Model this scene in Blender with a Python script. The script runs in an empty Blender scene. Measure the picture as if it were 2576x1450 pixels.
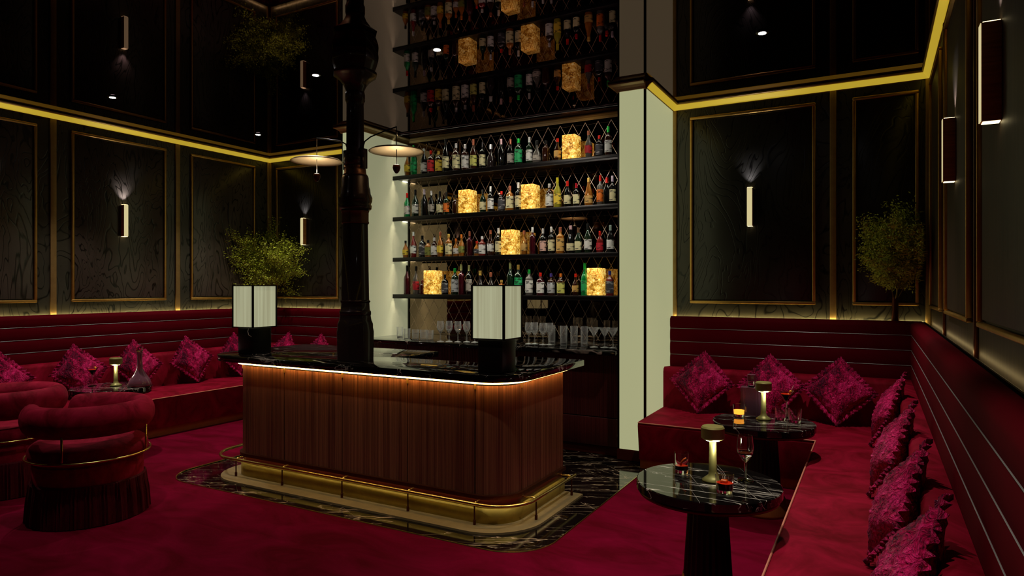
import bpy, bmesh, math, random
from mathutils import Vector, Matrix
PI = math.pi
R = math.radians
C = bpy.context.scene.collection
sc = bpy.context.scene
random.seed(7)

# ------------------------------------------------------------------ camera, world, exposure, lights
cd = bpy.data.cameras.new('camera'); cam = bpy.data.objects.new('camera', cd); C.objects.link(cam)
cd.sensor_width = 36.0; cd.lens = 1664.0 / 2576.0 * 36.0; cd.shift_y = -4.0 / 2576.0
cd.clip_start = 0.02; cd.clip_end = 60
cam.location = (0, 0, 1.6); cam.rotation_euler = (R(90), 0, math.atan2(915, 1664))
sc.camera = cam
w = bpy.data.worlds.new('world'); sc.world = w; w.use_nodes = True
w.node_tree.nodes['Background'].inputs[0].default_value = (0.5, 0.38, 0.3, 1)
w.node_tree.nodes['Background'].inputs[1].default_value = 0.0015
sc.view_settings.view_transform = 'Standard'; sc.view_settings.look = 'None'
sc.view_settings.exposure = 0.0; sc.view_settings.gamma = 1.0; sc.view_settings.use_curve_mapping = False
cy = sc.cycles
cy.max_bounces = 9; cy.diffuse_bounces = 2; cy.glossy_bounces = 5; cy.transmission_bounces = 8
cy.transparent_max_bounces = 8; cy.caustics_refractive = False; cy.caustics_reflective = False
cy.sample_clamp_indirect = 4.0; cy.sample_clamp_direct = 0; cy.blur_glossy = 0.3
try:
    cy.use_denoising = True
except Exception:
    pass

HC = 3.47                     # ceiling height

def spot(name, loc, power, size, blend=0.6, col=(1, 0.9, 0.76), target=None, radius=0.025):
    l = bpy.data.lights.new(name, 'SPOT'); l.energy = power; l.spot_size = R(size); l.spot_blend = blend
    l.color = col; l.shadow_soft_size = radius
    o = bpy.data.objects.new(name, l); C.objects.link(o); o.location = loc
    if target:
        o.rotation_euler = (Vector(target) - Vector(loc)).to_track_quat('-Z', 'Y').to_euler()
    return o

# recessed ceiling downlights: (x, y, power, cone)
DOWN = [(-6.58, 3.81, 150, 96), (-6.63, 5.60, 150, 96), (-6.6, 2.0, 90, 84),
        (-4.32, 4.27, 95, 88), (-3.02, 4.27, 110, 84),
        (-0.73, 5.14, 185, 84), (-0.73, 3.35, 175, 66), (-0.73, 1.6, 185, 70),
        (-4.2, 2.35, 75, 78), (-2.3, 2.35, 70, 78)]  # this pair is added out of view to light carpet and bar front
for x, y, p, a in DOWN:
    aim = (x - 0.4, 6.5, 2.1) if x == -3.02 else (x, y + (0.6 if y == 2.35 else 0), 0)      # one is tilted at the bottle shelves
    spot('downlight_lamp', (x, y, HC - 0.03), p, a, 1.0, target=aim)
# ------------------------------------------------------------------ materials
def new(name):
    m = bpy.data.materials.new(name); m.use_nodes = True
    nt = m.node_tree; return m, nt, nt.nodes, nt.links, nt.nodes['Principled BSDF']

def pm(name, col, rough=0.5, metal=0.0, coat=0.0, sheen=0.0, trans=0.0, ior=1.45, emit=None, es=0.0, alpha=1.0, spec=0.5):
    m, nt, N, L, b = new(name)
    b.inputs['Base Color'].default_value = (*col, 1); b.inputs['Roughness'].default_value = rough
    b.inputs['Metallic'].default_value = metal; b.inputs['Coat Weight'].default_value = coat
    b.inputs['Coat Roughness'].default_value = 0.05
    b.inputs['Sheen Weight'].default_value = sheen; b.inputs['Transmission Weight'].default_value = trans
    b.inputs['IOR'].default_value = ior; b.inputs['Specular IOR Level'].default_value = spec
    if emit:
        b.inputs['Emission Color'].default_value = (*emit, 1); b.inputs['Emission Strength'].default_value = es
    return m

def tc(N, L, scale=(1, 1, 1), rot=(0, 0, 0), kind='Object'):
    t = N.new('ShaderNodeTexCoord'); mp = N.new('ShaderNodeMapping')
    mp.inputs['Scale'].default_value = scale; mp.inputs['Rotation'].default_value = rot
    L.new(t.outputs[kind], mp.inputs[0]); return mp.outputs[0]

def noise(N, L, vec, scale, detail=3, rough=0.55, dist=0.0):
    n = N.new('ShaderNodeTexNoise'); n.inputs['Scale'].default_value = scale
    n.inputs['Detail'].default_value = detail; n.inputs['Roughness'].default_value = rough
    n.inputs['Distortion'].default_value = dist
    if vec is not None: L.new(vec, n.inputs['Vector'])
    return n.outputs['Fac']

def ramp(N, L, fac, stops):
    r = N.new('ShaderNodeValToRGB'); e = r.color_ramp.elements
    while len(e) < len(stops): e.new(0.5)
    for k, (p, c) in enumerate(stops):
        e[k].position = p; e[k].color = (*c, 1) if len(c) == 3 else c
    L.new(fac, r.inputs[0]); return r.outputs[0]

def bump(N, L, b, h, strength=0.3, dist=0.01):
    bn = N.new('ShaderNodeBump'); bn.inputs['Strength'].default_value = strength; bn.inputs['Distance'].default_value = dist
    L.new(h, bn.inputs['Height']); L.new(bn.outputs[0], b.inputs['Normal'])

def addv(N, L, vec, fac, amt):
    s = N.new('ShaderNodeMath'); s.operation = 'MULTIPLY_ADD'; s.inputs[1].default_value = amt; s.inputs[2].default_value = -amt / 2
    L.new(fac, s.inputs[0])
    a = N.new('ShaderNodeVectorMath'); a.operation = 'ADD'; L.new(vec, a.inputs[0]); L.new(s.outputs[0], a.inputs[1])
    return a.outputs[0]

def m_velvet(name, dark, light, scale=3.0, rough=0.75, sheen=0.5, streak=(1, 1, 1), bstr=0.15, spec=0.15):
    m, nt, N, L, b = new(name)
    v = tc(N, L, streak)
    n1 = noise(N, L, v, scale, 5, 0.65, 1.2)
    L.new(ramp(N, L, n1, [(0.35, dark), (0.68, light)]), b.inputs['Base Color'])
    b.inputs['Roughness'].default_value = rough; b.inputs['Sheen Weight'].default_value = sheen
    b.inputs['Sheen Roughness'].default_value = 0.4
    b.inputs['Sheen Tint'].default_value = (*[min(1, c * 2.2 + 0.02) for c in light], 1)
    b.inputs['Specular IOR Level'].default_value = spec
    bump(N, L, b, n1, bstr, 0.01)
    return m

def m_crushed(name):
    m, nt, N, L, b = new(name)
    v = tc(N, L, (1.0, 1.0, 0.45))
    n1 = noise(N, L, v, 30, 3, 0.6, 3.0)
    n2 = noise(N, L, v, 9, 2, 0.5, 0.5)
    mx = N.new('ShaderNodeMath'); mx.operation = 'MULTIPLY'; L.new(n1, mx.inputs[0]); L.new(n2, mx.inputs[1])
    L.new(ramp(N, L, mx.outputs[0], [(0.17, (0.035, 0.0, 0.006)), (0.25, (0.46, 0.001, 0.060)), (0.36, (0.88, 0.022, 0.20))]), b.inputs['Base Color'])
    b.inputs['Roughness'].default_value = 0.30; b.inputs['Sheen Weight'].default_value = 0.15
    b.inputs['Specular IOR Level'].default_value = 0.32; b.inputs['Specular Tint'].default_value = (1, 0.2, 0.5, 1)
    b.inputs['Sheen Tint'].default_value = (1, 0.2, 0.5, 1)
    bump(N, L, b, n1, 1.0, 0.035)
    return m

def m_stone(name, base, vein, stretch=(0.8, 8, 4), scale=1.0, width=0.01, rough=0.06, keep=(0.42, 0.56), rot=0.0, cross=0.5):
    """black marble: thin long contour veins, a sparser second set crossing them"""
    m, nt, N, L, b = new(name)
    v = tc(N, L, (1, 1, 1), (0, 0, rot)); outs = []
    for k, (ang, st, wd) in enumerate(((0.0, stretch, width), (0.18, tuple(q * 1.7 for q in stretch), width * 0.6), (1.1, stretch, width * cross * 0.5))):
        mp = N.new('ShaderNodeMapping'); mp.inputs['Rotation'].default_value = (0, 0, ang); L.new(v, mp.inputs[0])
        mp2 = N.new('ShaderNodeMapping'); mp2.inputs['Scale'].default_value = st; mp2.inputs['Location'].default_value = (k * 3.1, k * 1.7, 0); L.new(mp.outputs[0], mp2.inputs[0])
        n1 = noise(N, L, mp2.outputs[0], scale, 4, 0.55, 0.25)
        sb = N.new('ShaderNodeMath'); sb.operation = 'SUBTRACT'; sb.inputs[1].default_value = 0.5; L.new(n1, sb.inputs[0])
        ab = N.new('ShaderNodeMath'); ab.operation = 'ABSOLUTE'; L.new(sb.outputs[0], ab.inputs[0])
        line = ramp(N, L, ab.outputs[0], [(0.0, (1, 1, 1)), (wd, (0, 0, 0))])
        kk = 0.05 if k == 1 else (0.10 if k == 2 else 0)
        gate = ramp(N, L, noise(N, L, mp2.outputs[0], scale * 0.6 + 0.7, 2, 0.5), [(keep[0] + kk, (0, 0, 0)), (keep[1] + kk, (1, 1, 1))])
        mu = N.new('ShaderNodeMath'); mu.operation = 'MULTIPLY'; L.new(gate, mu.inputs[0]); L.new(line, mu.inputs[1])
        outs.append(mu.outputs[0])
    cur = outs[0]
    for o in outs[1:]:
        mx = N.new('ShaderNodeMath'); mx.operation = 'MAXIMUM'; L.new(cur, mx.inputs[0]); L.new(o, mx.inputs[1]); cur = mx.outputs[0]
    mix = N.new('ShaderNodeMix'); mix.data_type = 'RGBA'
    ca = [q for q in mix.inputs if q.type == 'RGBA']
    ca[0].default_value = (*base, 1); ca[1].default_value = (*vein, 1)
    L.new(cur, mix.inputs[0]); L.new([q for q in mix.outputs if q.type == 'RGBA'][0], b.inputs['Base Color'])
    b.inputs['Roughness'].default_value = rough; b.inputs['Specular IOR Level'].default_value = 0.6
    return m

def m_figured(name, cols, rough=0.28, flow=(1, 1, 1)):
    """black polished slab with wavy contour figure"""
    m, nt, N, L, b = new(name)
    v = tc(N, L, flow)
    n1 = noise(N, L, v, 1.1, 4, 0.6, 0.8)
    mp = N.new('ShaderNodeMapping'); mp.inputs['Scale'].default_value = (1.5, 1.5, 0.55); L.new(v, mp.inputs[0])
    n2 = noise(N, L, mp.outputs[0], 1.6, 3, 0.5, 0.9)
    k = N.new('ShaderNodeMath'); k.operation = 'MULTIPLY'; k.inputs[1].default_value = 17.0; L.new(n2, k.inputs[0])
    mu = N.new('ShaderNodeMath'); mu.operation = 'PINGPONG'; mu.inputs[1].default_value = 0.5; L.new(k.outputs[0], mu.inputs[0])
    cl = ramp(N, L, n1, [(0.35, cols[1]), (0.65, cols[2])])
    ln = ramp(N, L, mu.outputs[0], [(0.03, (0, 0, 0)), (0.13, (1, 1, 1))])
    mix = N.new('ShaderNodeMix'); mix.data_type = 'RGBA'; ca = [q for q in mix.inputs if q.type == 'RGBA']
    ca[0].default_value = (*cols[0], 1); L.new(cl, ca[1]); L.new(ln, mix.inputs[0])
    L.new([q for q in mix.outputs if q.type == 'RGBA'][0], b.inputs['Base Color'])
    b.inputs['Roughness'].default_value = rough
    bump(N, L, b, ln, 0.3, 0.003)
    return m

def m_wood(name, c0, c1, rough=0.35, scale=(60, 60, 1.2), coat=0.3, bstr=0.2, ribs=None):
    m, nt, N, L, b = new(name)
    v = tc(N, L, scale)
    n1 = noise(N, L, v, 1.0, 4, 0.65, 0.6)
    L.new(ramp(N, L, n1, [(0.3, c0), (0.7, c1)]), b.inputs['Base Color'])
    b.inputs['Roughness'].default_value = rough; b.inputs['Coat Weight'].default_value = coat
    b.inputs['Coat Roughness'].default_value = 0.04
    bump(N, L, b, n1, bstr, 0.004)
    return m

def m_brass(name, col, rough=0.3, metal=1.0, var=0.15):
    m, nt, N, L, b = new(name)
    v = tc(N, L)
    n1 = noise(N, L, v, 14, 3, 0.6)
    d = tuple(c * (1 - var) for c in col)
    L.new(ramp(N, L, n1, [(0.35, d), (0.65, col)]), b.inputs['Base Color'])
    b.inputs['Roughness'].default_value = rough; b.inputs['Metallic'].default_value = metal
    return m

def m_emit(name, col, s):
    m, nt, N, L, b = new(name)
    b.inputs['Base Color'].default_value = (*[c * 0.5 for c in col], 1)
    b.inputs['Emission Color'].default_value = (*col, 1); b.inputs['Emission Strength'].default_value = s
    b.inputs['Roughness'].default_value = 0.6
    return m

def m_honey(name):
    m, nt, N, L, b = new(name)
    v = tc(N, L)
    n1 = noise(N, L, v, 26, 5, 0.7, 1.5)
    n2 = noise(N, L, v, 7, 2, 0.5)
    c = ramp(N, L, n1, [(0.35, (0.07, 0.022, 0.001)), (0.46, (0.55, 0.24, 0.02)), (0.58, (0.95, 0.66, 0.14)), (0.7, (1.0, 0.93, 0.48))])
    L.new(c, b.inputs['Emission Color']); L.new(c, b.inputs['Base Color'])
    r = ramp(N, L, n2, [(0.3, (0.45,) * 3), (0.7, (1.0,) * 3)])
    mu = N.new('ShaderNodeMath'); mu.operation = 'MULTIPLY'; mu.inputs[1].default_value = 1.35
    L.new(r, mu.inputs[0]); L.new(mu.outputs[0], b.inputs['Emission Strength'])
    b.inputs['Roughness'].default_value = 0.25
    bump(N, L, b, n1, 0.5, 0.01)
    return m

def m_label(name, col, ink=(0.02, 0.015, 0.012), scale=26):
    m, nt, N, L, b = new(name)
    v = tc(N, L, (0.6, 0.6, 2.2))
    n1 = noise(N, L, v, scale, 2, 0.5)
    L.new(ramp(N, L, n1, [(0.40, ink), (0.44, col)]), b.inputs['Base Color'])
    b.inputs['Roughness'].default_value = 0.6
    return m

M = {}
M['velvet'] = m_velvet('burgundy_velvet', (0.13, 0.0002, 0.006), (0.30, 0.003, 0.026), 3.2, sheen=0.02, spec=0.08)
M['velvet_flat'] = m_velvet('burgundy_upholstery', (0.085, 0.0001, 0.004), (0.105, 0.0002, 0.006), 1.2, sheen=0.02, bstr=0.03, spec=0.05)
M['chair_velvet'] = m_velvet('armchair_velvet', (0.15, 0.0008, 0.010), (0.40, 0.010, 0.045), 5, sheen=0.15, spec=0.08)
M['crushed'] = m_crushed('crushed_velvet')
M['carpet'] = m_velvet('crimson_carpet', (0.085, 0.0001, 0.007), (0.17, 0.0008, 0.022), 1.6, rough=0.9, sheen=0.02, spec=0.04, streak=(1, 2.2, 1), bstr=0.1)
M['piping'] = pm('copper_piping', (0.8, 0.3, 0.2), 0.4, 0.3)
M['seam'] = pm('grey_seam_cord', (0.35, 0.36, 0.36), 0.4, 0.4)
M['fringe'] = m_velvet('bullion_fringe', (0.04, 0.0004, 0.003), (0.12, 0.002, 0.012), 8, sheen=0.1, streak=(30, 30, 1))
M['figure_l'] = m_figured('dark_figured_slab', [(0.006, 0.004, 0.003), (0.045, 0.034, 0.026), (0.085, 0.066, 0.054)])
M['figure_b'] = m_figured('black_figured_slab', [(0.002, 0.0015, 0.0015), (0.010, 0.009, 0.008), (0.022, 0.02, 0.018)], rough=0.3)
M['wall_dark'] = m_figured('black_wall_slab', [(0.004, 0.004, 0.003), (0.03, 0.027, 0.02), (0.06, 0.054, 0.04)], rough=0.3)
M['oak'] = m_wood('black_oak', (0.008, 0.004, 0.002), (0.055, 0.030, 0.016), 0.5, (26, 26, 1.6), 0.0, 0.5)
M['sconce_wood'] = m_wood('walnut', (0.30, 0.10, 0.03), (0.6, 0.22, 0.07), 0.5, (3, 3, 60), 0.0, 0.2)
M['brass'] = m_brass('satin_brass', (0.62, 0.36, 0.10), 0.42)
M['brass_flat'] = m_brass('brushed_brass', (0.42, 0.27, 0.10), 0.55, 0.7)
M['brass_kick'] = m_brass('aged_brass', (0.50, 0.36, 0.06), 0.5, 0.55)
M['brass_ledge'] = m_brass('pale_brass', (0.36, 0.27, 0.13), 0.5, 0.4)
M['lattice'] = m_brass('copper_lattice', (0.85, 0.6, 0.45), 0.4, 0.5)
M['gold_trim'] = m_brass('polished_gold_trim', (0.95, 0.68, 0.22), 0.25)
M['bronze'] = m_brass('dark_bronze', (0.10, 0.025, 0.010), 0.4, 0.8)
M['plinth'] = m_brass('bronze_plinth', (0.42, 0.12, 0.03), 0.5, 0.5)
def m_gloss(name, col, rough):
    m, nt, N, L, b = new(name)
    g = N.new('ShaderNodeBsdfAnisotropic'); g.inputs['Color'].default_value = (*col, 1); g.inputs['Roughness'].default_value = rough
    L.new(g.outputs[0], N['Material Output'].inputs['Surface']); return m
M['ceiling'] = m_gloss('bronze_mirror_ceiling', (0.13, 0.09, 0.095), 0.015)
def m_barglass(name, lo, hi):
    m, nt, N, L, b = new(name)
    lw = N.new('ShaderNodeLayerWeight'); lw.inputs['Blend'].default_value = 0.35
    mr = N.new('ShaderNodeMapRange'); mr.inputs['To Min'].default_value = lo; mr.inputs['To Max'].default_value = hi
    L.new(lw.outputs['Facing'], mr.inputs['Value']); L.new(mr.outputs[0], b.inputs['Alpha'])
    b.inputs['Base Color'].default_value = (0.92, 0.94, 0.92, 1); b.inputs['Roughness'].default_value = 0.06; b.inputs['Coat Weight'].default_value = 1.0  # white under facing-driven alpha paints the bright glass edges
    return m
M['bar_glass'] = m_barglass('thin_bar_glass', 0.07, 0.85)
M['bar_glass_glint'] = m_barglass('milky_glint_glass_base', 0.75, 1.0)  # milky white stands in for light caught in the thick base
M['mirror'] = pm('bronze_mirror', (0.24, 0.165, 0.11), 0.02, 1.0)
M['cream'] = pm('cream_paint', (0.55, 0.53, 0.38), 0.65)
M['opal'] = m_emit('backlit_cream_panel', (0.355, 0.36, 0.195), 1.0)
M['cheek'] = pm('cream_cheek_added_glow', (0.5, 0.48, 0.34), 0.6, emit=(0.30, 0.305, 0.18), es=0.75)  # emission added to the cream paint so the cheek reads evenly bright
M['black'] = pm('black_metal', (0.006, 0.004, 0.004), 0.35, 0.3)
M['iron'] = pm('dark_cast_iron', (0.035, 0.017, 0.016), 0.35, 0.4, coat=0.3)
M['iron_band'] = m_brass('column_band', (0.16, 0.07, 0.04), 0.4, 0.8)
M['counter'] = m_stone('black_marble_counter', (0.003, 0.0025, 0.0025), (0.6, 0.5, 0.42), (0.7, 5, 3), 1.2, 0.011, 0.035, (0.46, 0.56), 0.1)
M['table_stone'] = m_stone('black_marble_table', (0.004, 0.003, 0.003), (0.9, 0.82, 0.72), (0.45, 7, 5), 1.2, 0.0055, 0.04, (0.47, 0.55))
M['floor_stone'] = m_stone('black_marble_floor', (0.004, 0.003, 0.003), (0.9, 0.66, 0.45), (0.7, 5.5, 3), 1.3, 0.008, 0.06, (0.45, 0.54), -0.55)
M['ribbed'] = m_wood('ribbed_mahogany', (0.055, 0.014, 0.007), (0.25, 0.095, 0.045), 0.34, (55, 55, 0.5), 0.7, 0.25)
M['cab_wood'] = m_wood('dark_red_wood', (0.05, 0.006, 0.006), (0.13, 0.022, 0.02), 0.35, (55, 55, 0.8), 0.4, 0.2)
M['toe'] = pm('red_lacquer_plinth', (0.07, 0.007, 0.004), 0.3, 0.0, coat=0.3)
def m_shade(name):
    m, nt, N, L, b = new(name)
    n1 = noise(N, L, tc(N, L, (38, 38, 0.6)), 1.0, 2, 0.5)
    c = ramp(N, L, n1, [(0.3, (0.27, 0.265, 0.155)), (0.6, (0.37, 0.38, 0.235))])
    L.new(c, b.inputs['Emission Color']); b.inputs['Emission Strength'].default_value = 1.0
    b.inputs['Base Color'].default_value = (0.3, 0.3, 0.25, 1); b.inputs['Roughness'].default_value = 0.5
    return m
M['shade'] = m_shade('opal_glass_shade')
M['led_gold'] = m_emit('gold_led_cove', (0.72, 0.50, 0.04), 0.6)
M['led_ledge'] = m_emit('warm_led_strip', (1.0, 0.78, 0.30), 26.0)
M['led_ledge_soft'] = m_emit('soft_led_strip', (1.0, 0.72, 0.30), 2.2)
M['led_bar'] = m_emit('amber_led_strip', (1.0, 0.60, 0.17), 15.0)
M['led_kick'] = m_emit('kick_led_strip', (1.0, 0.78, 0.30), 9.0)
M['led_added'] = m_emit('added_white_led_strip', (1.0, 0.95, 0.74), 95.0)  # only for the strips added to light the bottles
M['led_back'] = m_emit('niche_led_strip', (1.0, 0.98, 0.72), 4.0)
M['sconce_face'] = m_emit('sconce_diffuser', (0.62, 0.53, 0.27), 1.0)
M['sconce_edge'] = m_emit('sconce_lens', (1.0, 0.8, 0.4), 3.0)
M['spot_face'] = m_emit('downlight_lens', (1.0, 0.97, 0.95), 14.0)
M['lamp_metal'] = pm('olive_brass_lamp', (0.30, 0.27, 0.08), 0.45, 0.3)
M['lamp_lens'] = m_emit('white_lamp_lens', (0.9, 1.0, 0.85), 6.0)
M['pend'] = pm('bronze_reflector', (0.55, 0.40, 0.22), 0.45, 0.5)
M['honey'] = m_honey('amber_alabaster')
M['glass'] = pm('clear_glass', (0.97, 0.97, 0.97), 0.0, trans=1.0, ior=1.45)
M['leaf'] = pm('olive_leaf', (0.5, 0.58, 0.05), 0.45)
M['twig'] = pm('brown_twig', (0.2, 0.15, 0.04), 0.7)
M['drink'] = pm('red_drink', (0.75, 0.03, 0.005), 0.15, emit=(1, 0.05, 0.01), es=0.0)
M['drink_orange'] = pm('orange_drink', (0.9, 0.13, 0.01), 0.2, trans=0.3)
M['garnish'] = pm('orange_peel', (0.95, 0.35, 0.02), 0.5)
M['flame'] = m_emit('candle_glow', (1.0, 0.35, 0.03), 2.0)
M['ribglass'] = pm('ribbed_smoked_glass', (0.5, 0.2, 0.3), 0.1, trans=0.6, coat=0.5)
M['wire'] = pm('pale_cord', (0.6, 0.52, 0.42), 0.4)

GL = {'black': (0.004, 0.004, 0.004), 'darkgreen': (0.006, 0.018, 0.008), 'green': (0.004, 0.22, 0.05), 'brown': (0.03, 0.008, 0.004),
      'amber': (0.30, 0.10, 0.01), 'smoke': (0.02, 0.014, 0.014), 'clear': (0.10, 0.09, 0.08), 'yellowg': (0.30, 0.27, 0.02),
      'red': (0.17, 0.012, 0.01), 'wine': (0.045, 0.004, 0.008)}
LB = {'yellow': (0.85, 0.62, 0.05), 'green': (0.01, 0.42, 0.13), 'white': (0.80, 0.80, 0.76), 'red': (0.7, 0.02, 0.03),
      'cream': (0.80, 0.74, 0.42), 'lime': (0.62, 0.62, 0.15), 'grey': (0.42, 0.38, 0.33), 'gold': (0.70, 0.42, 0.12),
      'crimson': (0.55, 0.01, 0.03), 'charcoal': (0.05, 0.05, 0.06), 'orange': (0.9, 0.20, 0.01), 'olive': (0.22, 0.24, 0.04),
      'silver': (0.5, 0.52, 0.54), 'redwhite': (0.75, 0.45, 0.38)}
CP = {'black': (0.01, 0.01, 0.01), 'green': (0.02, 0.6, 0.08), 'silver': (0.75, 0.75, 0.75), 'red': (0.8, 0.02, 0.01), 'gold': (0.85, 0.55, 0.12),
      'copper': (0.45, 0.13, 0.07), 'pink': (0.75, 0.45, 0.48), 'lilac': (0.66, 0.55, 0.66), 'yellow': (0.85, 0.75, 0.03),
      'crimson': (0.6, 0.01, 0.03), 'orange': (0.75, 0.2, 0.02), 'brownc': (0.2, 0.1, 0.05), 'grey': (0.3, 0.4, 0.33), 'lime': (0.6, 0.65, 0.25),
      'violet': (0.08, 0.05, 0.3), 'navy': (0.02, 0.04, 0.4), 'wine': (0.1, 0.01, 0.02)}
for k, c in GL.items(): M['g_' + k] = pm('bottle_glass_' + k, c, 0.08, 0.0, coat=0.6, spec=0.6)
for k, c in LB.items(): M['l_' + k] = m_label('bottle_label_' + k, c, ink=tuple(v * 0.12 for v in c) if k != 'charcoal' else (0.4, 0.4, 0.4))
for k, c in CP.items(): M['c_' + k] = pm('bottle_cap_' + k, c, 0.3, 0.35)
# ------------------------------------------------------------------ mesh helpers
class MB:
    def __init__(s): s.v = []; s.f = []
    def add(s, vs, fs):
        o = len(s.v); s.v += [tuple(x) for x in vs]; s.f += [tuple(i + o for i in f) for f in fs]; return s
    def box(s, x0, x1, y0, y1, z0, z1):
        return s.add([(x0, y0, z0), (x1, y0, z0), (x1, y1, z0), (x0, y1, z0), (x0, y0, z1), (x1, y0, z1), (x1, y1, z1), (x0, y1, z1)],
                     [(0, 3, 2, 1), (4, 5, 6, 7), (0, 1, 5, 4), (1, 2, 6, 5), (2, 3, 7, 6), (3, 0, 4, 7)])
    def prism(s, poly, z0, z1):
        n = len(poly)
        return s.add([(x, y, z0) for x, y in poly] + [(x, y, z1) for x, y in poly],
                     [tuple(range(n - 1, -1, -1)), tuple(range(n, 2 * n))] + [(i, (i + 1) % n, n + (i + 1) % n, n + i) for i in range(n)])
    def lathe(s, prof, seg=24, c=(0, 0, 0), cap=True, rot=0.0, flute=0.0):
        vs = []; fs = []
        for r, z in prof:
            for k in range(seg):
                a = rot + 2 * PI * k / seg
                rr = r * (1 - (flute if k % 2 else 0))
                vs.append((c[0] + rr * math.cos(a), c[1] + rr * math.sin(a), c[2] + z))
        for j in range(len(prof) - 1):
            for k in range(seg):
                a = j * seg + k; b = j * seg + (k + 1) % seg
                fs.append((a, b, b + seg, a + seg))
        if cap:
            fs.append(tuple(range(seg - 1, -1, -1))); n = (len(prof) - 1) * seg; fs.append(tuple(range(n, n + seg)))
        return s.add(vs, fs)
    def tube(s, path, r, seg=8, closed=False, cap=True, ry=None):
        P = [Vector(p) for p in path]; n = len(P); vs = []; fs = []
        rs = r if isinstance(r, (list, tuple)) else [r] * n
        for i in range(n):
            if closed: d = P[(i + 1) % n] - P[i - 1]
            else: d = P[min(i + 1, n - 1)] - P[max(i - 1, 0)]
            d.normalize(); up = Vector((0, 0, 1))
            if abs(d.z) > 0.95: up = Vector((0, 1, 0))
            a = d.cross(up).normalized(); b = a.cross(d).normalized()
            for k in range(seg):
                t = 2 * PI * k / seg
                vs.append(P[i] + a * (math.cos(t) * rs[i]) + b * (math.sin(t) * rs[i] * (ry or 1)))
        m = n if closed else n - 1
        for i in range(m):
            for k in range(seg):
                a = i * seg + k; b = i * seg + (k + 1) % seg; c = ((i + 1) % n) * seg
                fs.append((a, b, c + (k + 1) % seg, c + k))
        if cap and not closed:
            fs.append(tuple(range(seg - 1, -1, -1))); fs.append(tuple(range((n - 1) * seg, n * seg)))
        return s.add(vs, fs)
    def sweep(s, rings, closed=False, cap=True):
        n = len(rings[0]); vs = []; fs = []
        for r in rings: vs += list(r)
        m = len(rings) if closed else len(rings) - 1
        for i in range(m):
            j = (i + 1) % len(rings)
            for k in range(n):
                fs.append((i * n + k, i * n + (k + 1) % n, j * n + (k + 1) % n, j * n + k))
        if cap and not closed:
            fs.append(tuple(range(n - 1, -1, -1))); fs.append(tuple(range((len(rings) - 1) * n, len(rings) * n)))
        return s.add(vs, fs)
    def build(s, name, mat, parent=None, off=(0, 0, 0), smooth=False, bevel=0.0, seg=2):
        me = bpy.data.meshes.new(name)
        me.from_pydata([(x - off[0], y - off[1], z - off[2]) for x, y, z in s.v], [], s.f)
        bm = bmesh.new(); bm.from_mesh(me); bmesh.ops.recalc_face_normals(bm, faces=bm.faces); bm.to_mesh(me); bm.free()
        me.update()
        if mat: me.materials.append(M[mat] if isinstance(mat, str) else mat)
        if smooth:
            for p in me.polygons: p.use_smooth = True
        o = bpy.data.objects.new(name, me); C.objects.link(o)
        if parent: o.parent = parent
        else: o.location = off
        if bevel:
            b = o.modifiers.new('bevel', 'BEVEL'); b.width = bevel; b.segments = seg; b.limit_method = 'ANGLE'; b.angle_limit = R(40)
            for p in me.polygons: p.use_smooth = True
        elif smooth == 'auto':
            pass
        return o

def smooth_angle(o, deg=35):
    me = o.data
    for p in me.polygons: p.use_smooth = True
    try:
        me.set_sharp_from_angle(angle=R(deg))
    except Exception:
        pass
    return o

def tag(o, label=None, cat=None, group=None, kind=None):
    if label: o['label'] = label
    if cat: o['category'] = cat
    if group: o['group'] = group
    if kind: o['kind'] = kind
    return o

def thing(name, label, cat, loc=(0, 0, 0), rot=(0, 0, 0), group=None):
    o = bpy.data.objects.new(name, None); o.empty_display_size = 0.1; C.objects.link(o)
    o.location = loc; o.rotation_euler = rot
    return tag(o, label, cat, group)

def struct(o): o['kind'] = 'structure'; return o

def copy_tree(o, parent=None):
    c = o.copy(); C.objects.link(c); c.parent = parent
    for ch in list(o.children):
        copy_tree(ch, c)
    return c

def rpoly(pts, seg=10):
    """polygon with per-corner radius: pts = [(x, y, r)]"""
    out = []; n = len(pts)
    for i, (x, y, r) in enumerate(pts):
        p = Vector((x, y)); a = Vector(pts[i - 1][:2]) - p; b = Vector(pts[(i + 1) % n][:2]) - p
        if r <= 0: out.append((x, y)); continue
        a.normalize(); b.normalize(); ang = a.angle(b); t = r / math.tan(ang / 2)
        c = p + (a + b).normalized() * (r / math.sin(ang / 2))
        s0 = p + a * t; s1 = p + b * t
        v0 = s0 - c; v1 = s1 - c
        a0 = math.atan2(v0.y, v0.x); a1 = math.atan2(v1.y, v1.x); d = (a1 - a0 + PI) % (2 * PI) - PI
        for k in range(seg + 1):
            t_ = a0 + d * k / seg; out.append((c.x + r * math.cos(t_), c.y + r * math.sin(t_)))
    return out

def ribbon(path, z0, z1, th, closed=False):
    """vertical band following a 2-D path; th = thickness to the left of travel"""
    P = [Vector(p) for p in path]; n = len(P); rings = []
    for i in range(n):
        d = (P[(i + 1) % n] - P[i - 1]) if closed else (P[min(i + 1, n - 1)] - P[max(i - 1, 0)])
        d.normalize(); nn = Vector((-d.y, d.x)); q = P[i] + nn * th
        rings.append([(P[i].x, P[i].y, z0), (P[i].x, P[i].y, z1), (q.x, q.y, z1), (q.x, q.y, z0)])
    return MB().sweep(rings, closed)
# ------------------------------------------------------------------ room shell
XL, XR, YB, YF = -7.75, 0.42, 6.76, -1.6
NX0, NX1, PY = -5.22, -2.10, 5.85          # bar niche, pier fronts
PX0, PX1 = -5.50, -1.83

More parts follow.
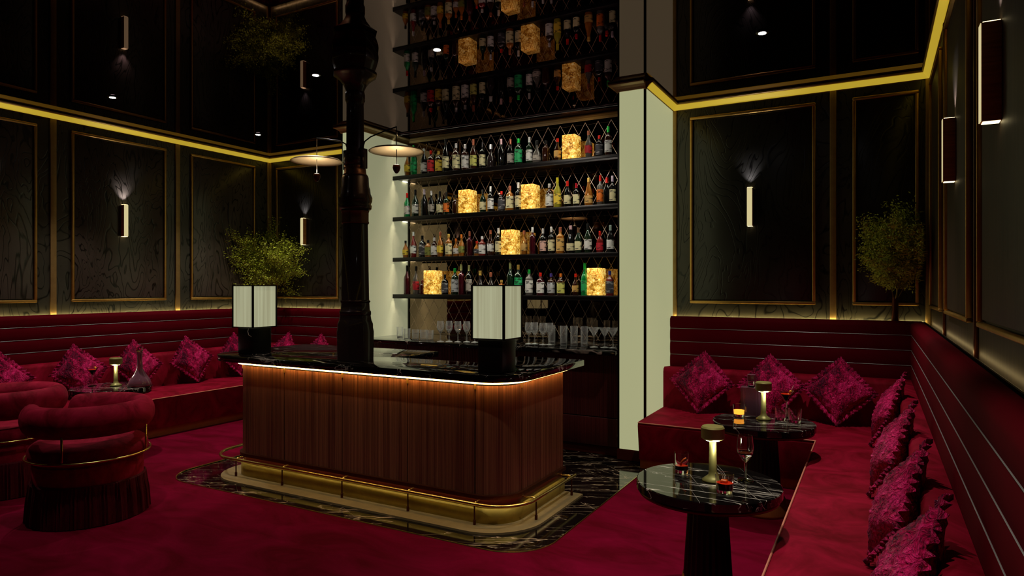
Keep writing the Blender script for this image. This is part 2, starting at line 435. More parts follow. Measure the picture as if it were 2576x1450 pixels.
floor = struct(MB().box(XL - 0.1, XR + 0.1, YF - 0.1, YB + 0.1, -0.12, -0.012).build('floor', 'floor_stone'))
ceil = struct(MB().box(XL - 0.1, XR + 0.1, YF - 0.1, YB + 0.1, HC, HC + 0.1).build('ceiling', 'ceiling'))
wl = struct(MB().box(XL - 0.1, XL, YF - 0.1, YB + 0.1, -0.05, HC).build('wall_left', 'wall_dark'))
wr = struct(MB().box(XR, XR + 0.1, YF - 0.1, YB + 0.1, -0.05, HC).build('wall_right', 'oak'))
wb = struct(MB().box(XL, XR, YB, YB + 0.1, -0.05, HC).build('wall_back', 'wall_dark'))
wf = struct(MB().box(XL, XR, YF - 0.1, YF, -0.05, HC).build('wall_front', 'oak'))

def pframe(parent, plane, a0, a1, z0, z1, mat='brass', w_=0.028, d=0.03, slab=None):
    """picture-frame moulding on a wall; plane = ('x', X, sign) or ('y', Y, sign)"""
    ax, P0, sg = plane
    def b(mb, u0, u1, v0, v1, dd, d0=0.0):
        q0, q1 = sorted((P0 + sg * d0, P0 + sg * dd))
        if ax == 'x': mb.box(q0, q1, u0, u1, v0, v1)
        else: mb.box(u0, u1, q0, q1, v0, v1)
    mb = MB()
    b(mb, a0, a1, z0, z0 + w_, d); b(mb, a0, a1, z1 - w_, z1, d)
    b(mb, a0, a0 + w_, z0 + w_, z1 - w_, d); b(mb, a1 - w_, a1, z0 + w_, z1 - w_, d)
    mb.build('panel_frame', mat, parent, bevel=0.006)
    if slab:
        mb = MB(); b(mb, a0 + w_ + 0.01, a1 - w_ - 0.01, z0 + w_ + 0.01, z1 - w_ - 0.01, 0.012)
        mb.build('inset_panel', slab, parent, bevel=0.004)

def strip(parent, plane, a0, a1, d=0.02, z0=1.18, z1=HC - 0.07, mat='brass_flat'):
    ax, P0, sg = plane; q0, q1 = sorted((P0, P0 + sg * d)); mb = MB()
    if ax == 'x': mb.box(q0, q1, a0, a1, z0, z1)
    else: mb.box(a0, a1, q0, q1, z0, z1)
    mb.build('pilaster_strip', mat, parent, bevel=0.003)

Z0, Z1 = 1.43, 3.31
PL = ('x', XL, 1); PR_ = ('x', XR, -1); PB = ('y', YB, -1)
for k in range(5):
    y1 = 6.74 - 1.445 * k; y0 = y1 - 1.445
    pframe(wl, PL, y0 + 0.18, y1 - 0.26 if k == 0 else y1 - 0.16, Z0, Z1, slab='figure_l')
    strip(wl, PL, y0 - 0.03, y0 + 0.03)
strip(wl, PL, 6.70, 6.76)
pframe(wb, PB, -7.60, -6.41, Z0, Z1, slab='figure_b')
strip(wb, PB, -6.27, -6.21); strip(wb, PB, -7.75, -7.71)
pframe(wb, PB, -6.07, -5.62, Z0, Z1, slab='figure_b')
pframe(wb, PB, -1.649, -0.49, Z0, Z1, slab='figure_b')
pframe(wb, PB, -0.184, 0.33, Z0, Z1, slab='figure_b')
strip(wb, PB, -1.828, -1.786); strip(wb, PB, -0.37, -0.317); strip(wb, PB, 0.378, 0.418)
for y0, y1 in ((5.60, 6.55), (3.95, 5.18), (2.37, 3.57), (0.78, 1.98), (-0.8, 0.4)):
    pframe(wr, PR_, y0, y1, Z0 - 0.01, Z1, mat='brass', w_=0.022, slab='oak')
for y in (5.385, 3.765, 2.17, 0.58): strip(wr, PR_, y - 0.02, y + 0.02, 0.018, mat='bronze')

# piers either side of the niche: backlit cream panels in thin dark metal edges
def pier(name, x0, x1, out):
    """out = side of the pier away from the niche"""
    p = struct(MB().box(x0, x1, PY, YB, 0.0, HC - 0.001).build(name, 'black', bevel=0.002))
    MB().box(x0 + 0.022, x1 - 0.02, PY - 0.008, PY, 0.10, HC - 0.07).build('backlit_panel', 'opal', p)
    MB().box(x0, x1, PY - 0.012, PY, 0.0, 0.095).build('skirting', 'toe', p)
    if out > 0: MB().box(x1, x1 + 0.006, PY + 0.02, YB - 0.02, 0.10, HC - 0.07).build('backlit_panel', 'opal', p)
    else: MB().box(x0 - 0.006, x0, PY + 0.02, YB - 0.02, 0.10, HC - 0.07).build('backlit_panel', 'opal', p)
    return p
pr_ = pier('trim_1', NX1, PX1, 1)
pl_ = pier('trim_2', PX0, NX0, -1)
MB().box(NX0, NX0 + 0.006, PY + 0.02, YB - 0.03, 0.10, HC - 0.07).build('glow_cheek', 'cheek', pl_)

# cornice: concave cove under the mirror ceiling, an LED in the dining walls' run only
def cove(name, pts, mat, led):
    """pts: list of (x, y) wall corners; normals to the left of travel"""
    n = len(pts); P = [Vector(p) for p in pts]
    prof = [(0.0, -0.075), (0.012, -0.070), (0.022, -0.048), (0.040, -0.030), (0.066, -0.020), (0.072, -0.016), (0.072, -0.004), (0.0, -0.004)]
    def rings(prof):
        out = []
        for i in range(n):
            def nrm(a, b): d = (b - a).normalized(); return Vector((-d.y, d.x))
            if i == 0: off = nrm(P[0], P[1])
            elif i == n - 1: off = nrm(P[-2], P[-1])
            else:
                a = nrm(P[i - 1], P[i]); b = nrm(P[i], P[i + 1]); off = (a + b) / (1 + a.dot(b))
            out.append([(P[i].x + off.x * d, P[i].y + off.y * d, HC + z) for d, z in prof])
        return out
    o = struct(MB().sweep(rings(prof)).build(name, mat)); 
    if led:
        MB().sweep(rings([(0.013, -0.066), (0.058, -0.023), (0.062, -0.026), (0.017, -0.070)])).build('led_cove', 'led_gold', o)
    return o
cove('trim_3', [(PX0, YB), (XL, YB), (XL, YF)], 'brass_flat', True)
cove('trim_4', [(XR, YF), (XR, YB), (PX1, YB), (PX1, PY)], 'brass_flat', True)
cove('trim_5', [(PX1, PY), (NX1, PY), (NX1, YB), (NX0, YB), (NX0, PY), (PX0, PY), (PX0, YB)], 'pend', False)

# downlight fittings
for i, (x, y, p, a) in enumerate(DOWN):
    nm = {0: 'in the mirror ceiling above the left tables', 1: 'in the mirror ceiling nearest the left back corner', 2: 'over the left armchairs',
          3: 'above the left half of the bar counter', 4: 'above the right half of the bar counter', 5: 'above the far table on the right',
          6: 'above the near table on the right', 7: 'over the near end of the right banquette', 8: 'added out of view to light the carpet left of centre', 9: 'added out of view to light the carpet right of centre'}[i]
    t = thing('ceiling_downlight', 'small round recessed downlight ' + nm, 'ceiling light', (x, y, HC), group='recessed ceiling downlights')
    MB().lathe([(0.045, -0.001), (0.045, -0.008), (0.03, -0.010)], 20).build('bezel', 'black', t, smooth=True)
    MB().lathe([(0.028, -0.0102), (0.028, -0.013)], 20).build('lens', 'spot_face', t)

# carpet with the marble apron left free around the bar
AX0, AX1, AY = -5.27, -1.755, 3.44
cut = rpoly([(AX0, 6.0, 0), (AX0, AY, 0.32), (AX1, AY, 0.32), (AX1, 6.0, 0)], 14)
out = [(XL + 0.05, YF + 0.02), (XR - 0.05, YF + 0.02), (XR - 0.05, YB - 0.02), (AX1 , YB - 0.02)]
poly = [(AX1, YB - 0.02)] + cut[::-1] + [(AX0, YB - 0.02), (XL + 0.05, YB - 0.02), (XL + 0.05, YF + 0.02), (XR - 0.05, YF + 0.02), (XR - 0.05, YB - 0.02)]
carpet = MB().prism(poly, -0.012, 0.0).build('carpet', 'carpet')
tag(carpet, 'crimson fitted carpet running from the banquettes up to the black marble apron', 'carpet')
path = [(x, y, 0.001) for x, y in cut]
et = MB().tube(path, 0.005, 6).build('edge_trim', 'gold_trim', carpet)
MB().box(AX0, AX1, AY, YB, -0.012, -0.004).build('marble_apron', 'floor_stone', floor)
# ------------------------------------------------------------------ island bar
bar = thing('bar_counter', 'long island bar with ribbed mahogany front, black marble top and brass foot rail', 'bar counter', (-3.5, 4.2, 0))
BO = (-3.5, 4.2, 0)
BX0, BX1, BY, BYE, BR = -4.80, -2.13, 3.79, 4.70, 0.22
def bar_path(e, y_end=BYE, left_end=4.55, r=None):
    """outline of the bar body offset outwards by e, from the right rear round the front to the left rear"""
    r = (BR if r is None else r) + e
    p = rpoly([(BX1 + e, y_end, 0), (BX1 + e, BY - e, r), (BX0 - e, BY - e, r * 0.9), (BX0 - e, left_end, 0)], 12)
    return p
def seg_path(path, lo, hi):
    """part of the path between two arc lengths"""
    out = []; s = 0
    for a, b in zip(path, path[1:]):
        d = math.dist(a, b)
        if s + d >= lo and s <= hi:
            t0 = max(0, (lo - s) / d); t1 = min(1, (hi - s) / d)
            q0 = (a[0] + (b[0] - a[0]) * t0, a[1] + (b[1] - a[1]) * t0); q1 = (a[0] + (b[0] - a[0]) * t1, a[1] + (b[1] - a[1]) * t1)
            if not out: out.append(q0)
            if math.dist(out[-1], q1) > 1e-5: out.append(q1)
        s += d
    return out
def ribbed(path, z0, z1, th=0.022, pitch=0.0145, depth=0.0028):
    P = []; L_ = sum(math.dist(a, b) for a, b in zip(path, path[1:])); n = max(2, int(L_ / pitch * 4))
    pts = []
    cum = [0]
    for a, b in zip(path, path[1:]): cum.append(cum[-1] + math.dist(a, b))
    j = 0
    for i in range(n + 1):
        s = L_ * i / n
        while j < len(cum) - 2 and cum[j + 1] < s: j += 1
        t = (s - cum[j]) / max(1e-9, cum[j + 1] - cum[j])
        a, b = path[j], path[j + 1]; d = Vector((b[0] - a[0], b[1] - a[1])).normalized()
        q = Vector(a) + (Vector(b) - Vector(a)) * t; nn = Vector((d.y, -d.x)) if False else Vector((-d.y, d.x))
        q = q - nn * (depth * abs(math.sin(PI * s / pitch)))
        pts.append((q.x, q.y, nn))
    rings = [[(x, y, z0), (x, y, z1), (x + nn.x * th, y + nn.y * th, z1), (x + nn.x * th, y + nn.y * th, z0)] for x, y, nn in pts]
    return MB().sweep(rings)
# travel runs right rear -> front -> left rear: the inside is on the right, so th is negative
bp = bar_path(0.0); tot = sum(math.dist(a, b) for a, b in zip(bp, bp[1:]))
side_len = BYE - BY - BR; arc = PI / 2 * BR
breaks = [0, side_len - 0.0, side_len + arc + 0.02, side_len + arc + 0.02 + 0.57, side_len + arc + 0.02 + 1.19, side_len + arc + 0.02 + 1.81, side_len + arc + 0.02 + 2.36, tot]
nm = ['side_panel', 'corner_panel', 'front_panel', 'front_panel', 'front_panel', 'front_panel', 'end_panel']
for a, b, n_ in zip(breaks, breaks[1:], nm):
    o = ribbed(seg_path(bp, a + 0.004, b - 0.004), 0.20, 0.932, th=-0.022).build(n_, 'ribbed', bar, BO)
    smooth_angle(o, 60)
ribbon(bar_path(-0.024), 0.11, 0.969, -0.02).build('carcass', 'black', bar, BO)
ribbon(bar_path(0.020), 0.188, 0.20, -0.036).build('base_bead', 'bronze', bar, BO)
ribbon(bar_path(-0.008), 0.11, 0.186, -0.02).build('plinth_board', 'toe', bar, BO)
ribbon(bar_path(0.012), 0.0, 0.112, -0.02).build('kick_plate', 'brass_kick', bar, BO, smooth=True)
ribbon(bar_path(0.0225), 0.174, 0.2, -0.003).build('bead_lip', 'bronze', bar, BO)
ribbon(bar_path(0.0185), 0.1845, 0.188, -0.004).build('kick_led', 'led_kick', bar, BO)
# LED line under the counter with its clips
ribbon(bar_path(0.036), 0.948, 0.953, -0.032).build('led_strip', 'led_bar', bar, BO)
ribbon(bar_path(-0.002), 0.932, 0.945, -0.02).build('led_channel', 'black', bar, BO)
for s in breaks[1:-1]:
    q = seg_path(bp, s - 0.003, s + 0.003)[0]; q2 = seg_path(bp, s - 0.003, s + 0.003)[-1]
    d = Vector((q2[0] - q[0], q2[1] - q[1])).normalized(); nn = Vector((d.y, -d.x)) * -1
    mb = MB(); c = Vector(q) - nn * 0.004 * 0
    a = Vector((d.x, d.y)) * 0.008
    o_ = -nn
    # the clip reaches just in front of the panels
    p0 = Vector(q) + Vector((-d.y, d.x)) * -0.014; p1 = Vector(q) + Vector((-d.y, d.x)) * 0.004
    mb.prism([tuple(p0 - a), tuple(p0 + a), tuple(p1 + a), tuple(p1 - a)], 0.905, 0.9525)
    mb.build('panel_clip', 'brass', bar, BO)
# counter slab: full depth on the left and right, cut back between for the bartender
slab = rpoly([(-2.02, 4.86, 0), (-2.60, 4.86, 0), (-2.60, 4.29, 0.02), (-3.42, 4.29, 0.02), (-3.42, 4.86, 0), (-5.04, 4.86, 0.04), (-5.06, 3.68, 0.30), (-2.02, 3.68, 0.30)], 12)
MB().prism(slab, 0.970, 1.02).build('countertop', 'counter', bar, BO, bevel=0.005)
# inner walls of the bar carcass
mb = MB(); mb.box(-4.78, -3.50, 4.66, 4.70, 0.0, 0.957); mb.box(-3.50, -3.46, 4.22, 4.70, 0.0, 0.957); mb.box(-3.50, -2.55, 4.20, 4.24, 0.0, 0.957)
mb.box(-2.59, -2.55, 4.20, 4.70, 0.0, 0.957); mb.box(-2.59, -2.16, 4.66, 4.70, 0.0, 0.957)
mb.build('back_panel', 'cab_wood', bar, BO)
# brass tread plate, rail, posts, brackets
ledge_o = bar_path(0.165, BYE + 0.0, 4.2); ledge_i = bar_path(0.012, BYE + 0.0, 4.2)
ribbon(ledge_o, -0.004, 0.012, -0.0).v
def plate(po, pi_, z0, z1):
    n = min(len(po), len(pi_)); rings = [[(po[i][0], po[i][1], z0), (po[i][0], po[i][1], z1), (pi_[i][0], pi_[i][1], z1), (pi_[i][0], pi_[i][1], z0)] for i in range(n)]
    return MB().sweep(rings)
plate(ledge_o, ledge_i, -0.004, 0.010).build('tread_plate', 'brass_ledge', bar, BO, smooth=False)
rp = rpoly([(-2.028, 4.70, 0), (-2.028, 3.745, 0.27), (-5.04, 3.745, 0.27), (-5.10, 4.16, 0)], 14)
MB().tube([(x, y, 0.147) for x, y in rp], 0.0125, 10).build('foot_rail', 'gold_trim', bar, BO, smooth=True)
for (x, y), (dx, dy) in zip([(-4.70, 3.745), (-4.155, 3.745), (-3.52, 3.745), (-2.90, 3.745), (-2.345, 3.745), (-2.028, 4.03), (-2.028, 4.63)],
                            [(0, 1)] * 5 + [(-1, 0)] * 2):
    mb = MB().lathe([(0.0055, 0.0), (0.0055, 0.125)], 10, (x, y, 0.010)); mb.lathe([(0.010, 0.0), (0.010, 0.03), (0.0075, 0.034)], 10, (x, y, 0.010))
    mb.build('rail_post', 'bronze', bar, BO, smooth=False)
    L_ = 0.085 if dy else 0.11
    MB().tube([(x, y, 0.150), (x + dx * 0.02, y + dy * 0.02, 0.156), (x + dx * L_ * 0.6, y + dy * L_ * 0.6, 0.156), (x + dx * L_, y + dy * L_, 0.150)], [0.005, 0.008, 0.006, 0.005], 8).build('rail_bracket', 'gold_trim', bar, BO, smooth=True)

# ------------------------------------------------------------------ cast iron column through the bar top
CX, CYY = -3.665, 4.05
col = thing('iron_column', 'tall dark cast iron column with flared capital rising through the bar top', 'column', (CX, CYY, 0))
CO = (CX, CYY, 0)
def oct_(prof, name, mat='iron', seg=8, bev=0.003):
    return MB().lathe(prof, seg, CO, rot=PI / 8).build(name, mat, col, CO, bevel=bev)
oct_([(0.165, -0.004), (0.165, 0.40), (0.15, 0.44), (0.15, 0.90), (0.155, 1.24), (0.148, 1.27), (0.148, 1.30), (0.135, 1.33), (0.128, 1.37), (0.132, 1.375), (0.132, 1.40), (0.122, 1.41), (0.118, 1.47), (0.126, 1.475), (0.126, 1.485), (0.116, 1.49), (0.105, 2.10)], 'pedestal')
oct_([(0.112, 2.10), (0.117, 2.11), (0.112, 2.12), (0.112, 2.19), (0.118, 2.20), (0.114, 2.21)], 'lower_band', 'iron_band')
MB().lathe([(0.112, 2.21), (0.130, 2.22), (0.134, 2.245), (0.126, 2.26), (0.136, 2.28), (0.138, 2.31), (0.124, 2.34), (0.120, 2.38), (0.112, 2.40), (0.108, 2.47), (0.100, 2.49)], 24, CO, flute=0.03).build('moulded_ring', 'iron', col, CO, smooth=True)
MB().lathe([(0.100, 2.49), (0.088, 2.505), (0.084, 2.55), (0.09, 2.565)], 24, CO).build('upper_band', 'iron_band', col, CO, smooth=True)
MB().lathe([(0.088, 2.565), (0.088, 2.66), (0.070, 2.68), (0.068, 3.06), (0.071, 3.08), (0.078, 3.09), (0.078, 3.14), (0.074, 3.16)], 24, CO).build('shaft', 'iron', col, CO, smooth=True)
mb = MB().box(CX + 0.055, CX + 0.105, CYY - 0.03, CYY + 0.03, 2.54, 2.70); mb.box(CX - 0.105, CX - 0.055, CYY - 0.03, CYY + 0.03, 2.54, 2.70)
mb.build('arm_boss', 'iron', col, CO, bevel=0.006)
oct_([(0.074, 3.15), (0.080, 3.18), (0.095, 3.215), (0.125, 3.255), (0.165, 3.285), (0.182, 3.295), (0.176, 3.315), (0.160, 3.325), (0.176, 3.36), (0.190, 3.40), (0.194, 3.43), (0.190, HC + 0.003)], 'capital')

def bracket_lamp(side, label):
    x = CX + side * 0.42; z = 2.655
    t = thing('bracket_lamp', label, 'hanging lamp', (x, CYY, z), group='disc lamps hung from the column')
    o = (x, CYY, z)
    pts = [(CX + side * 0.068, CYY, 2.66), (CX + side * 0.075, CYY, 2.70), (CX + side * 0.10, CYY, 2.755), (CX + side * 0.16, CYY, 2.785), (CX + side * 0.30, CYY, 2.815), (CX + side * 0.42, CYY, 2.835)]
    MB().tube(pts, 0.0055, 8).build('arm', 'black', t, o, smooth=True)
    MB().tube([(x, CYY, 2.835), (x, CYY, 2.52)], 0.0035, 6).build('stem', 'wire' if side < 0 else 'black', t, o)
    MB().lathe([(0.003, 0.012), (0.04, 0.016), (0.12, 0.012), (0.19, 0.002), (0.213, -0.012), (0.213, -0.015), (0.19, -0.004), (0.12, 0.006), (0.04, 0.009), (0.003, 0.005)], 40, (x, CYY, z), cap=False).build('disc_reflector', 'pend', t, o, smooth=True)
    MB().lathe([(0.003, -0.062), (0.012, -0.058), (0.024, -0.04), (0.030, -0.018), (0.028, 0.0), (0.024, 0.004)], 20, (x, CYY, 2.535)).build('lamp_cup', 'bronze', t, o, smooth=True)
    MB().lathe([(0.024, 0.004), (0.018, 0.006)], 20, (x, CYY, 2.535)).build('lamp_glow', 'lamp_lens', t, o)
    spot('bracket_lamp_light', (x, CYY, 2.55), 3.8, 150, 0.5, (1, 0.86, 0.66), target=(x, CYY, 3.2), radius=0.01)
bracket_lamp(1, 'shallow bronze disc lamp on the arm right of the column, before the cream wall')
bracket_lamp(-1, 'shallow bronze disc lamp on the arm left of the column, before the dark panelling')

# ------------------------------------------------------------------ square lamps on the bar
def box_lamp(x0, y0, w_, z0, label, cord):
    cx_, cy_ = x0 + w_ / 2, y0 + w_ / 2
    t = thing('table_lamp', label, 'table lamp', (cx_, cy_, z0), group='square lamps on the bar top'); o = (cx_, cy_, z0)
    b = w_ * 0.5 * 0.74
    MB().box(cx_ - b, cx_ + b, cy_ - b, cy_ + b, z0, z0 + 0.225).build('base', 'black', t, o, bevel=0.006)
    s0, s1 = z0 + 0.225, z0 + 0.59; g = 0.014
    mb = MB()
    for sx in (x0, x0 + w_ - g):
        for sy in (y0, y0 + w_ - g): mb.box(sx, sx + g, sy, sy + g, s0, s1)
    for zz in (s0, s1 - 0.008):
        mb.box(x0, x0 + w_, y0, y0 + g, zz, zz + 0.008); mb.box(x0, x0 + w_, y0 + w_ - g, y0 + w_, zz, zz + 0.008)
        mb.box(x0, x0 + g, y0 + g, y0 + w_ - g, zz, zz + 0.008); mb.box(x0 + w_ - g, x0 + w_, y0 + g, y0 + w_ - g, zz, zz + 0.008)
    mb.build('shade_frame', 'black', t, o)
    q = 0.006
    MB().box(x0 + q, x0 + w_ - q, y0 + q, y0 + w_ - q, s0 + 0.004, s1 - 0.004).build('shade', 'shade', t, o)
    if cord:
        MB().tube([(cx_ + b * 0.7, y0 + 0.01, s0), (cx_ + b * 0.72, y0, s0 - 0.03), (cx_ + b * 0.85, y0, s0 - 0.06), (cx_ + b, y0 + 0.02, s0 - 0.075)], 0.0025, 6).build('pull_cord', 'wire', t, o, smooth=True)
box_lamp(-2.386, 3.765, 0.257, 1.02, 'square lamp with glowing opal shade on the bar, nearest the bottle shelves', False)
box_lamp(-4.885, 3.85, 0.262, 1.02, 'square lamp with glowing opal shade on the left end of the bar', True)

# ------------------------------------------------------------------ bar niche: mirror, lattice, cabinet, shelves
mir = tag(MB().box(NX0 + 0.01, NX1 - 0.01, YB - 0.02, YB - 0.004, 1.0, HC - 0.002).build('wall_mirror', 'mirror'), 'dark bronze mirror with brass diamond lattice filling the back of the bottle niche', 'mirror')
mb = MB(); x0, x1, z0, z1 = NX0 + 0.03, NX1 - 0.02, 1.01, HC - 0.075
W_, H_ = 0.150, 0.262; ym = YB - 0.0225; slope = H_ / W_
def strip_line(xa, za, xb, zb, hw=0.0019):
    d = Vector((xb - xa, zb - za)); l = d.length
    if l < 0.02: return
    d /= l; n = Vector((-d.y, d.x)) * hw
    pts = [(xa - n.x, za - n.y), (xb - n.x, zb - n.y), (xb + n.x, zb + n.y), (xa + n.x, za + n.y)]
    mb.add([(x, ym + 0.002, z) for x, z in pts] + [(x, ym, z) for x, z in pts], [(0, 1, 2, 3), (7, 6, 5, 4), (0, 4, 5, 1), (1, 5, 6, 2), (2, 6, 7, 3), (3, 7, 4, 0)])
for k in range(-14, 36):
    for sg in (1, -1):
        c = x0 + k * W_
        pa, pb = (c, z1), (c + sg * (z1 - z0) / slope, z0)
        lo, hi = (pa, pb) if pa[0] < pb[0] else (pb, pa)
        if hi[0] <= x0 or lo[0] >= x1: continue
        zat = lambda X: lo[1] + (hi[1] - lo[1]) * (X - lo[0]) / (hi[0] - lo[0])
        xa, xb = max(lo[0], x0), min(hi[0], x1)
        strip_line(xa, zat(xa), xb, zat(xb))
mb.build('diamond_lattice', 'lattice', mir)
MB().box(NX0 + 0.006, NX0 + 0.03, YB - 0.03, YB - 0.02, 1.0, HC - 0.08).build('edge_strip', 'black', mir)
MB().box(NX1 - 0.02, NX1 - 0.002, YB - 0.03, YB - 0.02, 1.0, HC - 0.07).build('edge_strip', 'bronze', mir)

cab = thing('back_bar_cabinet', 'dark red ribbed wooden cabinet run under the black back counter', 'cabinet', (-3.66, 6.3, 0)); KO = (-3.66, 6.3, 0)
MB().box(NX0 + 0.008, NX1 - 0.004, 5.94, YB - 0.03, -0.004, 0.96).build('carcass', 'black', cab, KO)
w4 = (NX1 - NX0 - 0.02) / 5
for k in range(5):
    a = NX0 + 0.01 + k * w4
    o = ribbed([(a + 0.004, 5.92), (a + w4 - 0.004, 5.92)], 0.36, 0.945, th=0.02, pitch=0.02, depth=0.002).build('door', 'cab_wood', cab, KO)
    MB().box(a + 0.004, a + w4 - 0.004, 5.915, 5.94, 0.085, 0.35).build('drawer_front', 'cab_wood', cab, KO, bevel=0.003)
MB().box(NX0 + 0.01, NX1 - 0.004, 5.93, 5.94, 0.0, 0.08).build('kick_board', 'toe', cab, KO)
bt = tag(MB().box(NX0 + 0.006, NX1 - 0.002, 5.80, YB - 0.032, 0.962, 1.0).build('back_countertop', 'counter', None, (0, 0, 0), bevel=0.004), 'polished black marble counter under the bottle shelves carrying the clean glasses', 'countertop')

SHELF = {1: 2.955, 2: 2.45, 3: 1.953, 4: 1.503}
ORD = {1: 'top', 2: 'second', 3: 'third', 4: 'lowest'}
for k, zt in SHELF.items():
    t = thing('bottle_shelf', '%s of the four black bottle shelves in the bar niche' % {1: 'topmost', 2: 'second from top', 3: 'third from top', 4: 'lowest'}[k], 'shelf', (-3.66, 6.6, zt - 0.034), group='black shelves behind the bar')
    o = (-3.66, 6.6, zt - 0.034)
    MB().box(NX0 + 0.007, NX1 - 0.002, 6.43, YB - 0.03, zt - 0.034, zt).build('board', 'black', t, o, bevel=0.002)
    MB().box(NX0 + 0.012, NX0 + 0.03, 6.62, 6.70, zt - 0.040, zt - 0.034).build('end_led', 'led_back', t, o)
    MB().box(NX0 + 0.007, NX1 - 0.002, 6.43, 6.434, zt - 0.050, zt - 0.034).build('added_front_lip', 'black', t, o)  # lips added front and rear to keep the strip out of sight
    MB().box(NX0 + 0.007, NX1 - 0.002, 6.443, 6.447, zt - 0.050, zt - 0.034).build('added_rear_lip', 'black', t, o)
    MB().box(NX0 + 0.06, NX1 - 0.02, 6.435, 6.442, zt - 0.038, zt - 0.034).build('added_front_led', 'led_added', t, o)  # strip added under the front edge to brighten the bottle labels
# LED and black track added under the ceiling to light the top bay
tr = MB().box(NX0 + 0.08, NX1 - 0.02, 6.430, 6.434, HC - 0.018, HC - 0.0005); tr.box(NX0 + 0.08, NX1 - 0.02, 6.442, 6.446, HC - 0.018, HC - 0.0005)
tr.build('added_light_track', 'black', mir)
MB().box(NX0 + 0.09, NX1 - 0.03, 6.4345, 6.4415, HC - 0.006, HC - 0.002).build('added_top_led', 'led_added', mir)
